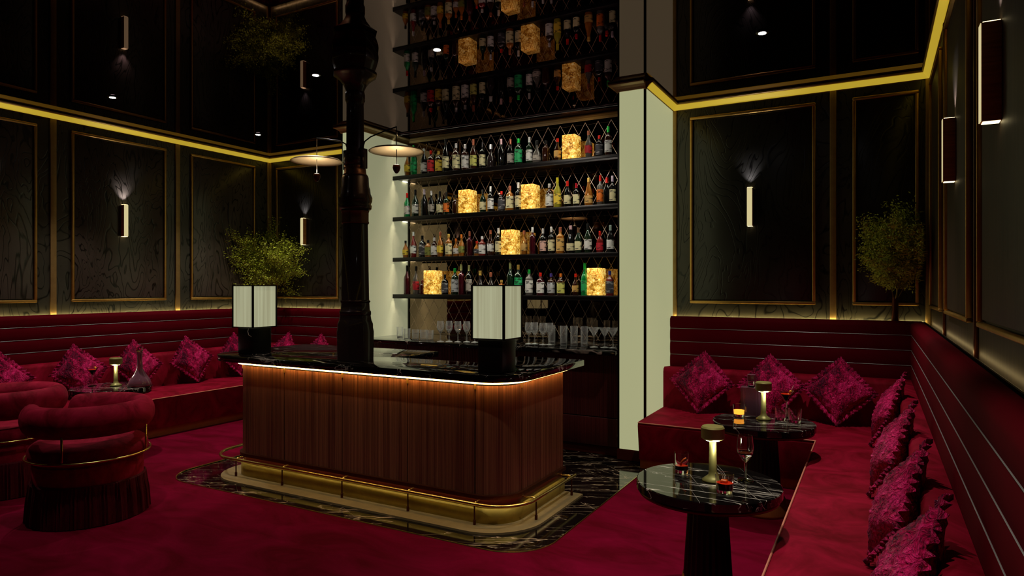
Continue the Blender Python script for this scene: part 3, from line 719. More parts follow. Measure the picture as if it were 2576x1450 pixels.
# ------------------------------------------------------------------ bottles, block lamps, bar glasses
BOTTLES = {
 1: ( 2.935 , [
  (-5.044,'flask',0.304,'amber','yellow','black'), (-4.959,'wine',0.380,'green','green','green'), (-4.815,'wine',0.329,'black','white','silver'),
  (-4.697,'square',0.288,'brown','red','red'), (-4.592,'square',0.277,'brown','yellow','gold'), (-4.477,'wine',0.407,'black','cream','black'),
  (-4.335,'square',0.338,'brown','cream','silver'), (-4.218,'square',0.317,'brown','white','silver'), (-4.092,'wine',0.361,'brown','lime','copper'),
  (-3.978,'bordeaux',0.321,'black','cream','black'), (-3.856,'decanter',0.273,'smoke','none','silver'), (-3.725,'wine',0.325,'black','none','pink'),
  (-3.611,'wine',0.314,'black','grey','copper'), (-3.499,'square',0.303,'darkgreen','green','green'), (-3.369,'bordeaux',0.309,'darkgreen','white','silver'),
  (-3.265,'decanter',0.254,'clear','grey','black'), (-3.163,'square',0.244,'brown','none','black'), (-3.029,'flask',0.259,'brown','gold','red'),
  (-2.659,'flask',0.295,'clear','crimson','copper'), (-2.543,'square',0.234,'black','charcoal','red'), (-2.437,'bordeaux',0.315,'brown','white','green') ]),
 2: ( 2.44 , [
  (-5.051,'wine',0.304,'green','white','red'), (-4.935,'wine',0.341,'darkgreen','white','black'), (-4.809,'wine',0.338,'black','none','lilac'),
  (-4.691,'flask',0.307,'black','grey','silver'), (-4.575,'wine',0.295,'black','cream','black'), (-4.466,'bordeaux',0.274,'darkgreen','orange','black'),
  (-4.347,'square',0.235,'brown','none','black'), (-3.978,'wine',0.275,'darkgreen','cream','black'), (-3.861,'bordeaux',0.301,'black','white','silver'),
  (-3.725,'square',0.235,'smoke','charcoal','red'), (-3.606,'square',0.287,'amber','cream','copper'), (-3.504,'bordeaux',0.321,'black','cream','silver'),
  (-3.125,'square',0.278,'brown','white','silver'), (-3.020,'wine',0.336,'yellowg','yellow','yellow'), (-2.907,'wine',0.291,'black','cream','red'),
  (-2.796,'bordeaux',0.255,'black','cream','crimson'), (-2.659,'champagne',0.303,'amber','gold','gold'), (-2.534,'bordeaux',0.325,'clear','orange','red'),
  (-2.454,'wine',0.290,'black','none','red'), (-2.397,'bordeaux',0.306,'black','cream','lilac') ]),
 3: ( 1.93 , [
  (-5.075,'flask',0.216,'amber','yellow','black'), (-4.965,'flask',0.322,'red','white','silver'), (-4.839,'square',0.271,'black','charcoal','black'),
  (-4.738,'square',0.212,'amber','olive','black'), (-4.656,'square',0.239,'brown','white','silver'), (-4.557,'flask',0.305,'amber','yellow','copper'),
  (-4.443,'square',0.274,'amber','cream','gold'), (-4.347,'flask',0.216,'amber','white','orange'), (-4.257,'flask',0.262,'amber','olive','orange'),
  (-4.152,'bordeaux',0.297,'wine','none','copper'), (-4.043,'flask',0.175,'amber','charcoal','red'), (-3.978,'square',0.230,'red','white','silver'),
  (-3.872,'flask',0.301,'brown','white','copper'), (-3.756,'bordeaux',0.317,'black','cream','silver'), (-3.434,'flask',0.275,'amber','gold','copper'),
  (-3.320,'bordeaux',0.308,'wine','none','silver'), (-3.197,'bordeaux',0.288,'black','redwhite','silver'), (-3.101,'bordeaux',0.304,'black','cream','silver'),
  (-2.987,'square',0.293,'amber','gold','copper'), (-2.870,'champagne',0.307,'black','cream','pink'), (-2.773,'wine',0.280,'darkgreen','cream','brownc'),
  (-2.668,'wine',0.320,'darkgreen','white','black'), (-2.538,'wine',0.234,'red','crimson','red'), (-2.415,'wine',0.290,'black','white','grey') ]),
 4: ( 1.49 , [
  (-5.051,'wine',0.363,'wine','none','black'), (-4.923,'flask',0.350,'clear','crimson','black'), (-4.839,'square',0.174,'wine','none','wine'),
  (-4.494,'square',0.246,'black','charcoal','black'), (-4.358,'square',0.320,'darkgreen','silver','green'), (-4.257,'bordeaux',0.364,'wine','none','lime'),
  (-4.158,'bordeaux',0.353,'black','grey','lime'), (-4.011,'decanter',0.285,'smoke','none','gold'), (-3.856,'decanter',0.264,'smoke','grey','copper'),
  (-3.725,'square',0.154,'amber','gold','gold'), (-3.601,'wine',0.376,'darkgreen','none','lime'), (-3.504,'square',0.347,'darkgreen','green','gold'),
  (-3.374,'square',0.291,'clear','white','green'), (-3.226,'square',0.254,'wine','white','red'), (-3.101,'square',0.243,'brown','silver','violet'),
  (-2.977,'square',0.241,'brown','lime','orange'), (-2.809,'flask',0.238,'brown','gold','red'), (-2.709,'wine',0.355,'green','green','green'),
  (-2.424,'square',0.265,'red','charcoal','navy') ]),
}
BLOCKS= [(1, -2.869, 0.18, 0.274), (2, -4.193, 0.186, 0.284), (2, -3.365, 0.186, 0.287), (3, -3.617, 0.189, 0.292), (4, -4.689, 0.192, 0.298), (4, -2.583, 0.18, 0.298)]
GLASSES= [('tumbler', -4.995, 6.296), ('tumbler', -4.732, 6.096), ('tumbler', -4.543, 6.005), ('tumbler', -4.432, 6.003), ('tumbler', -4.334, 5.995), ('goblet', -4.142, 5.92), ('goblet', -4.059, 5.965), ('goblet', -3.947, 5.968), ('goblet', -3.864, 6.014), ('goblet', -3.762, 6.012), ('goblet', -3.669, 6.006), ('tumbler', -3.357, 6.122), ('goblet', -3.165, 6.117), ('goblet', -3.111, 6.147), ('goblet', -2.994, 6.105), ('goblet', -2.933, 6.138), ('highball', -2.915, 6.148), ('highball', -2.77, 6.124), ('highball', -2.66, 6.133), ('highball', -2.552, 6.142), ('martini', -2.436, 6.107), ('martini', -2.328, 6.118), ('martini', -2.242, 6.118)]
def profile(kind, h, r):
    P = {'wine': [(0.96, 0), (1, 0.02), (1, 0.52), (0.9, 0.60), (0.6, 0.68), (0.40, 0.74), (0.34, 0.82), (0.33, 0.90)],
         'bordeaux': [(0.96, 0), (1, 0.02), (1, 0.60), (0.93, 0.66), (0.6, 0.70), (0.38, 0.73), (0.34, 0.78), (0.33, 0.88)],
         'champagne': [(0.96, 0), (1, 0.03), (1, 0.36), (0.9, 0.48), (0.62, 0.62), (0.42, 0.76), (0.36, 0.88)],
         'square': [(0.97, 0), (1, 0.02), (1, 0.62), (0.92, 0.68), (0.55, 0.73), (0.36, 0.76), (0.34, 0.86)],
         'flask': [(0.8, 0), (0.86, 0.03), (1, 0.30), (1, 0.46), (0.82, 0.58), (0.45, 0.68), (0.34, 0.76), (0.32, 0.88)],
         'decanter': [(0.75, 0), (0.98, 0.04), (1, 0.28), (0.85, 0.45), (0.45, 0.58), (0.30, 0.68), (0.30, 0.84)]}[kind]
    return [(a * r, b * h) for a, b in P]
LABZ = {'wine': (0.12, 0.46), 'bordeaux': (0.12, 0.52), 'champagne': (0.10, 0.36), 'square': (0.10, 0.58), 'flask': (0.16, 0.46), 'decanter': (0.12, 0.34)}
CAPZ = {'wine': 0.80, 'bordeaux': 0.80, 'champagne': 0.72, 'square': 0.84, 'flask': 0.84, 'decanter': 0.80}
GN = {'black': 'black', 'darkgreen': 'dark green', 'green': 'bright green', 'brown': 'dark brown', 'amber': 'amber', 'smoke': 'smoky', 'clear': 'clear', 'yellowg': 'yellow', 'red': 'red', 'wine': 'wine-red'}
LN = {'lime': 'yellow-green', 'redwhite': 'red and white', 'crimson': 'crimson'}
KN = {'wine': 'slope-shouldered bottle', 'bordeaux': 'straight-sided tall bottle', 'champagne': 'long-necked bottle', 'square': 'broad square-shouldered bottle', 'flask': 'tapered bottle', 'decanter': 'squat decanter bottle'}
ordw = lambda n: '%d%s' % (n, {1: 'st', 2: 'nd', 3: 'rd'}.get(n if n < 20 else n % 10, 'th'))
PH = {0: ''}
for k, (zd, L_) in BOTTLES.items():
    zt = SHELF[k]
    for i, (x, kind, h, g, lab, cap) in enumerate(L_):
        h = max(0.17, h * 0.98); r = {'wine': 0.041, 'bordeaux': 0.038, 'champagne': 0.046, 'square': 0.046, 'flask': 0.042, 'decanter': 0.052}[kind] * min(1.0, 0.7 + h * 0.9)
        y = 6.52 + ((i * 37) % 5 - 2) * 0.006
        lt = ('%s label' % LN.get(lab, lab)) if lab != 'none' else 'no label'
        hh = {'brownc': 'brown', 'wine': 'dark'}.get(cap, cap)
        t = thing('bottle', '%s %s, %s, %s cap, %s from left, %s shelf' % (GN[g], KN[kind], lt, hh, ordw(i + 1), ORD[k]), 'bottle', (x, y, zt), group='bottles on the %s shelf' % ORD[k])
        seg = 4 if kind == 'square' and i % 3 == 0 else 20
        pr = profile(kind, h, r)
        o = MB().lathe(pr, 20).build('glass_body', 'g_' + g, t, smooth=True); smooth_angle(o, 50)
        rc = r * 0.37; zc = CAPZ[kind] * h
        MB().lathe([(rc, zc), (rc * 1.02, h * 0.985), (rc * 0.9, h)], 14).build('cap', 'c_' + cap, t, smooth=False)
        if lab != 'none':
            a, b = LABZ[kind]; mb = MB(); n = 12; sp = R(78); ph = R(-90 + 14)
            def rad(z):
                for (r0, q0), (r1, q1) in zip(pr, pr[1:]):
                    if q0 <= z <= q1: return r0 + (r1 - r0) * (z - q0) / max(1e-6, q1 - q0)
                return r
            zs = [a * h, (a * 0.6 + b * 0.4) * h, (a * 0.3 + b * 0.7) * h, b * h]
            vs = []; fs = []
            for q in zs:
                for j in range(n + 1):
                    t_ = ph - sp + 2 * sp * j / n; rr = rad(q) + 0.0012
                    vs.append((rr * math.cos(t_), rr * math.sin(t_), q))
            for m_ in range(3):
                for j in range(n): A = m_ * (n + 1) + j; fs.append((A, A + 1, A + n + 2, A + n + 1))
            mb.add(vs, fs).build('label', 'l_' + lab, t, smooth=True)
where = ['glowing mottled amber stone block lamp at the right of the top bottle shelf', 'glowing mottled amber stone block lamp on the second shelf, left of the two there',
         'glowing mottled amber stone block lamp on the second shelf, right of the two there', 'glowing mottled amber stone block lamp amid the bottles of the third shelf',
         'glowing mottled amber stone block lamp at the left of the lowest bottle shelf', 'glowing mottled amber stone block lamp at the right end of the lowest bottle shelf']
for (k, x, w_, h), lab in zip(BLOCKS, where):
    t = thing('block_lamp', lab, 'lamp', (x, 6.545, SHELF[k]), group='amber stone lamps among the bottles')
    w_ *= 0.84
    bd = MB()
    bd.box(-w_ / 2, w_ / 2, -0.085, 0.085, 0.004, h * 0.97).build('stone_block', 'honey', t, bevel=0.008)
    MB().box(-w_ * 0.3, w_ * 0.3, -0.06, 0.06, 0.0, 0.005).build('foot', 'black', t)

def glass_mesh(kind):
    if kind == 'tumbler': out = [(0.034, 0), (0.037, 0.004), (0.040, 0.115)]; inn = [(0.0375, 0.115), (0.034, 0.022), (0.004, 0.020)]
    elif kind == 'highball': out = [(0.034, 0), (0.036, 0.004), (0.038, 0.20)]; inn = [(0.0357, 0.20), (0.033, 0.03), (0.004, 0.028)]
    elif kind == 'goblet': out = [(0.040, 0), (0.038, 0.004), (0.006, 0.012), (0.005, 0.09), (0.018, 0.105), (0.036, 0.135), (0.040, 0.165), (0.034, 0.225)]; inn = [(0.0325, 0.225), (0.038, 0.165), (0.034, 0.138), (0.004, 0.112)]
    elif kind == 'martini': out = [(0.042, 0), (0.040, 0.004), (0.006, 0.010), (0.005, 0.105), (0.058, 0.195)]; inn = [(0.0555, 0.195), (0.004, 0.112)]
    elif kind == 'rocks': out = [(0.034, 0), (0.037, 0.004), (0.044, 0.088)]; inn = [(0.0415, 0.088), (0.036, 0.018), (0.004, 0.016)]
    return MB().lathe([(0.001, 0)] + out + inn + [(0.001, inn[-1][1])], 28, cap=False)
gproto = {}
cnt = {}
GWH = {'tumbler': 'short clear tumbler upside down', 'goblet': 'clear stemmed wine glass', 'highball': 'tall straight clear highball glass', 'martini': 'clear conical martini glass'}
tot_ = {}
for g in GLASSES: tot_[g[0]] = tot_.get(g[0], 0) + 1
for g, x, y in GLASSES:
    cnt[g] = cnt.get(g, 0) + 1
    lab = '%s on the back counter, %s of its kind from the left' % ({'tumbler': 'short clear tumbler', 'goblet': 'clear stemmed wine glass', 'highball': 'tall straight clear highball glass', 'martini': 'clear conical martini glass'}[g], ordw(cnt[g]))
    if g not in gproto:
        o = glass_mesh(g).build({'tumbler': 'tumbler', 'goblet': 'wine_glass', 'highball': 'highball_glass', 'martini': 'martini_glass'}[g], 'bar_glass', smooth=True); o.data.materials.append(M['bar_glass_glint'])
        lim = {'tumbler': 0.021, 'highball': 0.029, 'goblet': 0.012, 'martini': 0.010}[g]
        for p_ in o.data.polygons:
            if p_.center.z < lim and o.data.vertices[p_.vertices[0]].co.z <= lim + 0.002: p_.material_index = 1
        pass; smooth_angle(o, 40); gproto[g] = o
    else:
        o = gproto[g].copy(); C.objects.link(o)
    o.location = (x, y, 1.0); tag(o, lab, 'glass', 'glasses on the back counter')

# ------------------------------------------------------------------ banquettes
def banquette(name, label, side, dA_seat, end_b_x, yA, cushA):
    """side -1: left wall + back wall; +1: right wall + back wall. Depths are measured from the walls."""
    X = XL if side < 0 else XR; s = 1 if side < 0 else -1
    root = thing(name, label, 'banquette', (X + s * 0.6, YB - 0.6, 0)); o = (X + s * 0.6, YB - 0.6, 0)
    dB_seat = YB - 5.57
    def rings(prof):
        a = [(X + s * dA, yA, z) for dA, dB, z in prof]
        c = [(X + s * dA, YB - dB, z) for dA, dB, z in prof]
        b = [(end_b_x, YB - dB, z) for dA, dB, z in prof]
        return [a, c, b]
    def sw(prof, nm, mat, smooth=True, par=None):
        ob = MB().sweep(rings(prof)).build(nm, mat, par or root, o)
        if smooth: smooth_angle(ob, 50)
        return ob
    # seat with softly rounded front edge
    seat = sw([(cushA - 0.02, 0.38, 0.085), (cushA - 0.02, 0.38, 0.425)] + [(dA_seat - 0.035 + 0.035 * math.sin(t), dB_seat - 0.035 + 0.035 * math.sin(t), 0.385 + 0.035 * math.cos(t)) for t in [i * PI / 12 for i in range(7)]] + [(dA_seat - 0.045, dB_seat - 0.045, 0.085)], 'seat', 'velvet')
    pr_ = [(dA_seat - 0.004 + 0.005 * math.cos(t), dB_seat - 0.004 + 0.005 * math.cos(t), 0.413 + 0.005 * math.sin(t)) for t in [i * PI / 3 for i in range(6)]]
    sw(pr_, 'seat_piping', 'piping', par=seat)
    sw([(cushA - 0.02, 0.38, 0.0), (cushA - 0.02, 0.38, 0.088), (dA_seat - 0.07, dB_seat - 0.07, 0.088), (dA_seat - 0.07, dB_seat - 0.07, 0.0)], 'plinth', 'plinth', False)
    # lumbar bolster
    sw([(0.16, 0.16, 0.36), (0.155, 0.155, 0.80), (cushA - 0.05, 0.36, 0.815), (cushA - 0.015, 0.39, 0.80), (cushA, 0.40, 0.77), (cushA, 0.40, 0.36)], 'bolster', 'velvet')
    # channelled back
    zs = [0.785, 0.92, 1.05, 1.18, 1.30]; prof = [(0.06, 0.06, 0.30), (0.06, 0.06, 1.285), (0.075, 0.075, 1.30)]
    chan = []
    for a, b in zip(zs, zs[1:]):
        m = 5; ch = []
        for i in range(m + 1):
            t = i / m; e = 0.010 * (1 - abs(2 * t - 1) ** 3.0); z = a + (b - a) * t
            d = 0.150 + e - (0.022 if (b == zs[-1] and i == m) else 0) - 0.0
            ch.append((d - 0.006 * 0, d, z))
        chan = ch[::-1] + [] if False else chan + ch
    prof2 = [(p[0], p[1], p[2]) for p in reversed(chan)] + [(0.150, 0.150, 0.30)]
    bk = sw(prof + prof2, 'backrest', 'velvet_flat')
    for z in zs[1:-1]:
        c = [(0.1535 + 0.0022 * math.cos(t), 0.1535 + 0.0022 * math.cos(t), z + 0.0022 * math.sin(t)) for t in [i * PI / 3 for i in range(6)]]
        sw(c, 'seam_cord', 'seam', par=bk)
    # ledge behind with the grazing LED
    sw([(0.0, 0.0, 1.245), (0.0, 0.0, 1.255), (0.062, 0.062, 1.255), (0.062, 0.062, 1.245)], 'ledge', 'black', False)
    q0, q1 = sorted((X + s * 0.040, X + s * 0.042)); w0, w1 = sorted((X + s * 0.05, end_b_x))
    MB().box(w0, w1, YB - 0.042, YB - 0.040, 1.274, 1.290).build('led_strip', 'led_ledge', root, o)
    MB().box(q0, q1, yA, YB - 0.05, 1.274, 1.290).build('led_strip', 'led_ledge' if side < 0 else 'led_ledge_soft', root, o)
    sw([(0.0425, 0.0425, 1.2552), (0.0425, 0.0425, 1.292), (0.05, 0.05, 1.292), (0.05, 0.05, 1.2552)], 'led_lip', 'black', False)
    return root
banquette('left_banquette', 'long crimson velvet corner banquette with horizontal channelled back on the left walls', -1, 1.11, -5.52, -0.9, 0.33)
banquette('right_banquette', 'crimson velvet corner banquette with channelled back on the right, by the cream pier', 1, 0.83, -1.815, -0.9, 0.27)

# ------------------------------------------------------------------ cushions
def cushion_meshes():
    n = 22; a = 0.185; vs = []; fs = []
    rnd = random.Random(3)
    for sgn in (1, -1):
        for i in range(n + 1):
            for j in range(n + 1):
                u = 2 * i / n - 1; v = 2 * j / n - 1
                e = max(0, (1 - u * u)) ** 0.42 * max(0, (1 - v * v)) ** 0.42
                pin = 1 - 0.05 * (1 - abs(u)) * abs(v) ** 2 - 0.0
                x = a * u * (1 - 0.07 * (1 - v * v)); z = a * v * (1 - 0.07 * (1 - u * u))
                wob = 0.009 * math.sin(11 * u + 6 * v + 2 * math.sin(5 * v)) * math.sin(9 * v - 7 * u) + 0.005 * math.sin(31 * u * v + 23 * v) * math.sin(19 * u)
                vs.append((x, sgn * (0.072 * e + wob * (e > 0.2)), z))
    N1 = (n + 1) * (n + 1)
    for s in range(2):
        for i in range(n):
            for j in range(n):
                A = s * N1 + i * (n + 1) + j; q = (A, A + n + 1, A + n + 2, A + 1)
                fs.append(q if s == 0 else q[::-1])
    # rotate 45 deg in x-z so that it stands on a corner
    c = math.cos(PI / 4)
    rot = lambda p: ((p[0] - p[2]) * c, p[1], (p[0] + p[2]) * c)
    body = MB().add([rot(p) for p in vs], fs)
    # frill: pleated ribbon round the seam
    fr = []; m = 168
    for k in range(m):
        t = 4 * k / m; sde = int(t); f = t - sde
        pts = [(-1, -1), (1, -1), (1, 1), (-1, 1), (-1, -1)]
        p0, p1 = pts[sde], pts[sde + 1]; u = p0[0] + (p1[0] - p0[0]) * f; v = p0[1] + (p1[1] - p0[1]) * f
        x = a * u * (1 - 0.07 * (1 - v * v)); z = a * v * (1 - 0.07 * (1 - u * u))
        d = Vector((u, v)); d.normalize()
        wv = 0.011 * math.sin(k * 2 * PI / 4.2 + 0.8 * math.sin(k * 0.7)); ext = 0.042 + 0.006 * math.sin(k * 1.9)
        i0 = (x * 0.985, 0, z * 0.985); mid = (x + d.x * ext * 0.5, wv * 0.7, z + d.y * ext * 0.5); o1 = (x + d.x * ext, wv * 1.5, z + d.y * ext)
        o2 = (o1[0], o1[1] + 0.002, o1[2]); m2 = (mid[0], mid[1] + 0.002, mid[2]); i2 = (i0[0], 0.002, i0[2])
        fr.append([rot(q) for q in (i0, mid, o1, o2, m2, i2)])
    return body, MB().sweep(fr, closed=True)
_b, _f = cushion_meshes()
cproto = thing('cushion', '', 'cushion'); 
o = _b.build('cushion_body', 'crushed', cproto, smooth=True); o = _f.build('frill', 'crushed', cproto, smooth=True)
first = [True]
def cushion(loc, rz, lean, label, s=1.0, twist=0.0):
    c = cproto if first[0] else copy_tree(cproto); first[0] = False
    c.location = loc; c.rotation_mode = 'XYZ'
    c.rotation_euler = (Matrix.Rotation(rz, 3, 'Z') @ Matrix.Rotation(-lean, 3, 'X') @ Matrix.Rotation(twist, 3, 'Y')).to_euler()
    c.scale = (s, s, s); tag(c, label, 'cushion', 'crushed velvet frilled cushions')
HCZ = 0.42 + 0.29
# facing -y (rz 0), top leaning back towards +y
back = 0.36
def on_back(x, label, tw=0.0, y=6.26): cushion((x, y, HCZ), 0, R(20), label, 1.0, tw)
on_back(-1.425, 'magenta crushed velvet frilled cushion nearest the cream pier on the right banquette', R(2))
on_back(-0.82, 'magenta frilled cushion behind the ribbed decanter and small lamp on the right', R(-3))
on_back(-0.275, 'magenta frilled cushion on the back run beside the right corner', R(2))
for y, lab in ((5.50, 'magenta frilled cushion against the right wall run, farthest from the viewer'), (4.17, 'magenta frilled cushion against the right wall run, second farthest'),
               (3.14, 'magenta frilled cushion against the right wall run, second nearest'), (2.34, 'large-looking magenta frilled cushion at the bottom right edge of the picture')):
    cushion((0.075, y, HCZ), R(-90), R(22), lab, 1.0, R(3))
for y, lab, tw in ((3.18, 'crushed magenta frilled cushion cut off by the left edge of the picture', 3), (3.90, 'crushed magenta frilled cushion behind the left end of the marble table and cocktail glass', -3),
               (4.52, 'crushed magenta frilled cushion behind the dark carafe on the left banquette', 2), (5.20, 'crushed magenta frilled cushion right of the marble table on the left banquette', -4),
               (5.86, 'crushed magenta frilled cushion half hidden by the lamp on the left end of the bar', 3)):
    cushion((-7.32, y, HCZ), R(90), R(20), lab, 1.0, R(tw))
on_back(-6.93, 'smaller-looking magenta cushion on the far left banquette, just right of the square lamp', R(4), 6.25)
on_back(-6.30, 'smaller-looking magenta cushion on the far left banquette, nearest the iron column', R(-4), 6.25)

# ------------------------------------------------------------------ round marble tables
def table_proto():
    t = thing('round_table', '', 'table', group='round black marble pedestal tables')
    MB().lathe([(0.335, 0.595), (0.345, 0.600), (0.345, 0.636), (0.340, 0.640)], 72).build('tabletop', 'table_stone', t, smooth=False)
    MB().lathe([(0.30, 0.572), (0.332, 0.578), (0.336, 0.5945)], 72).build('underside_rim', 'bronze', t, smooth=True)
    MB().lathe([(0.118, 0.16), (0.092, 0.572)], 48, flute=0.055).build('fluted_pedestal', 'black', t)
    MB().lathe([(0.172, 0.0), (0.172, 0.02), (0.150, 0.10), (0.124, 0.155), (0.122, 0.175)], 48).build('bronze_base', 'plinth', t, smooth=True)
    return t
T1, T2, T3, T4 = (-0.725, 3.32), (-0.70, 4.98), (-6.40, 3.70), (-6.06, 1.86)
tp = table_proto(); tp.location = (*T1, 0); tag(tp, 'round black marble pedestal table nearest the viewer on the right')
for p, lab in ((T2, 'round black marble pedestal table at the far right, before the corner cushions'), (T3, 'round black marble pedestal table on the left, behind the armchairs'), (T4, 'marble table just cut off at the left edge, beside the left armchair')):
    c = copy_tree(tp); c.location = (*p, 0); tag(c, lab); c.rotation_euler = (0, 0, R(40 * len(lab)) if lab[0] == 'm' else 0.3)

def mush(p, label, z=0.64):
    t = thing('table_lamp', label, 'table lamp', (*p, z), group='small mushroom table lamps')
    MB().lathe([(0.052, 0.0), (0.052, 0.006), (0.036, 0.018), (0.021, 0.030), (0.019, 0.05), (0.0165, 0.20)], 32).build('base', 'lamp_metal', t, smooth=True)
    MB().lathe([(0.016, 0.197), (0.046, 0.205), (0.056, 0.212), (0.056, 0.262), (0.050, 0.270), (0.003, 0.272)], 36).build('lamp_shade', 'lamp_metal', t, smooth=False)
    MB().lathe([(0.018, 0.1965), (0.034, 0.1995)], 28, cap=False).build('lens', 'lamp_lens', t)
    l = bpy.data.lights.new('mushroom_lamp_light', 'POINT'); l.energy = 0.5; l.color = (1, 0.93, 0.8); l.shadow_soft_size = 0.02
    lo = bpy.data.objects.new('mushroom_lamp_light', l); C.objects.link(lo); lo.location = (p[0] + 0.03 * 0.9, p[1] - 0.032, z + 0.185)
    return t
mush((-0.705, 3.34), 'small olive brass mushroom lamp on the nearest right table')
mush((-0.71, 5.06), 'small olive brass mushroom lamp on the far right table beside the ribbed decanter')
mush((-6.44, 3.76), 'small olive brass mushroom lamp on the left marble table')

def drink(kind, p, label, fill=None, h0=0.018, h1=0.05, z=0.64, s=1.0, extra=None, nm=None, r_in=0.037):
    t = thing(nm or {'rocks': 'rocks_glass', 'martini': 'martini_glass', 'goblet': 'wine_glass', 'tumbler': 'tumbler'}[kind], label, 'glass', (*p, z)); t.scale = (s, s, s)
    o = glass_mesh(kind).build('glass_bowl', 'glass', t, smooth=True); smooth_angle(o, 40)
    if fill:
        if kind == 'martini': prof = [(0.001, 0.113), (0.002, 0.113), (0.036, 0.170), (0.036, 0.171), (0.001, 0.171)]
        else: prof = [(0.001, h0), (r_in - 0.002, h0 + 0.001), (r_in + 0.0008, h1), (0.001, h1)]
        MB().lathe(prof, 24, cap=False).build('drink', fill, t, smooth=False)
    return t
t = drink('rocks', (-0.615, 3.17), 'rocks glass of bright red drink at the front of the nearest right table', 'drink')
MB().box(-0.018, 0.012, -0.012, 0.016, 0.050, 0.062).build('garnish', 'drink_orange', t, bevel=0.004)
t = drink('tumbler', (-0.875, 3.40), 'dark red drink with orange twist at the left of the nearest right table', 'drink', 0.022, 0.045, s=0.92)
MB().tube([(0.0, -0.02, 0.05), (0.008, -0.022, 0.07), (0.02, -0.02, 0.085), (0.03, -0.015, 0.09)], 0.006, 6).build('orange_twist', 'drink_orange', t, smooth=True)
drink('goblet', (-0.565, 3.42), 'empty stemmed wine glass on the nearest right table')
t = drink('rocks', (-0.885, 5.09), 'rocks glass glowing orange on the far right table', 'flame')
drink('rocks', (-0.60, 5.10), 'low empty tumbler just right of the lamp on the far right table')
drink('rocks', (-0.50, 5.05), 'empty tumbler at the right edge of the far right table', s=1.1)
t = drink('martini', (-0.575, 5.22), 'martini glass with two orange fruits on a pick, far right table', 'drink')
MB().tube([(0.0, 0.0, 0.13), (0.05, 0.0, 0.235)], 0.0018, 6).build('pick', 'wire', t)
MB().lathe([(0.001, -0.011), (0.009, -0.006), (0.011, 0.0), (0.009, 0.006), (0.001, 0.011)], 14, (0.018, 0, 0.165), cap=False).lathe([(0.001, -0.011), (0.010, -0.006), (0.012, 0.0), (0.010, 0.006), (0.001, 0.011)], 14, (0.029, 0, 0.190), cap=False).build('fruit', 'garnish', t, smooth=True)
# ribbed decanter with stopper
t = thing('decanter', 'ribbed oblong decanter half full of red liquor with stopper, far right table', 'decanter', (-0.815, 5.20, 0.64))
pts = []
for k in range(96):
    a = 2 * PI * k / 96; e = 0.35
    x = 0.075 * math.copysign(abs(math.cos(a)) ** e, math.cos(a)); y = 0.05 * math.copysign(abs(math.sin(a)) ** e, math.sin(a))
    f = 1 - 0.035 * (k % 4 in (0, 1)); pts.append((x * f, y * f))
MB().prism(pts, 0.0, 0.205).build('ribbed_body', 'ribglass', t)
MB().prism([(x * 0.92, y * 0.92) for x, y in pts], 0.008, 0.11).build('liquor', 'drink', t)
MB().lathe([(0.03, 0.205), (0.022, 0.212), (0.021, 0.245), (0.026, 0.25)], 20).build('neck', 'glass', t, smooth=True)
MB().lathe([(0.018, 0.251), (0.030, 0.256), (0.030, 0.30), (0.027, 0.303)], 8).build('stopper', 'ribglass', t)
# left table: martini, carafe, low bowl
t = drink('martini', (-6.62, 3.64), 'martini glass of red drink with lemon on the left marble table', 'drink', s=0.92)
MB().lathe([(0.001, -0.012), (0.010, -0.004), (0.012, 0.004), (0.001, 0.013)], 12, (0.05, 0, 0.195), cap=False).build('lemon_twist', 'garnish', t, smooth=True)
t = thing('carafe', 'dark bell-shaped glass carafe with curved white highlight on the left table', 'carafe', (-6.22, 3.86, 0.64))
MB().lathe([(0.10, 0.0), (0.105, 0.02), (0.085, 0.07), (0.05, 0.12), (0.026, 0.17), (0.022, 0.30), (0.028, 0.325)], 28).build('carafe_body', 'ribglass', t, smooth=True)
MB().lathe([(0.018, 0.325), (0.03, 0.34), (0.026, 0.37), (0.004, 0.38)], 10).build('stopper', 'glass', t)

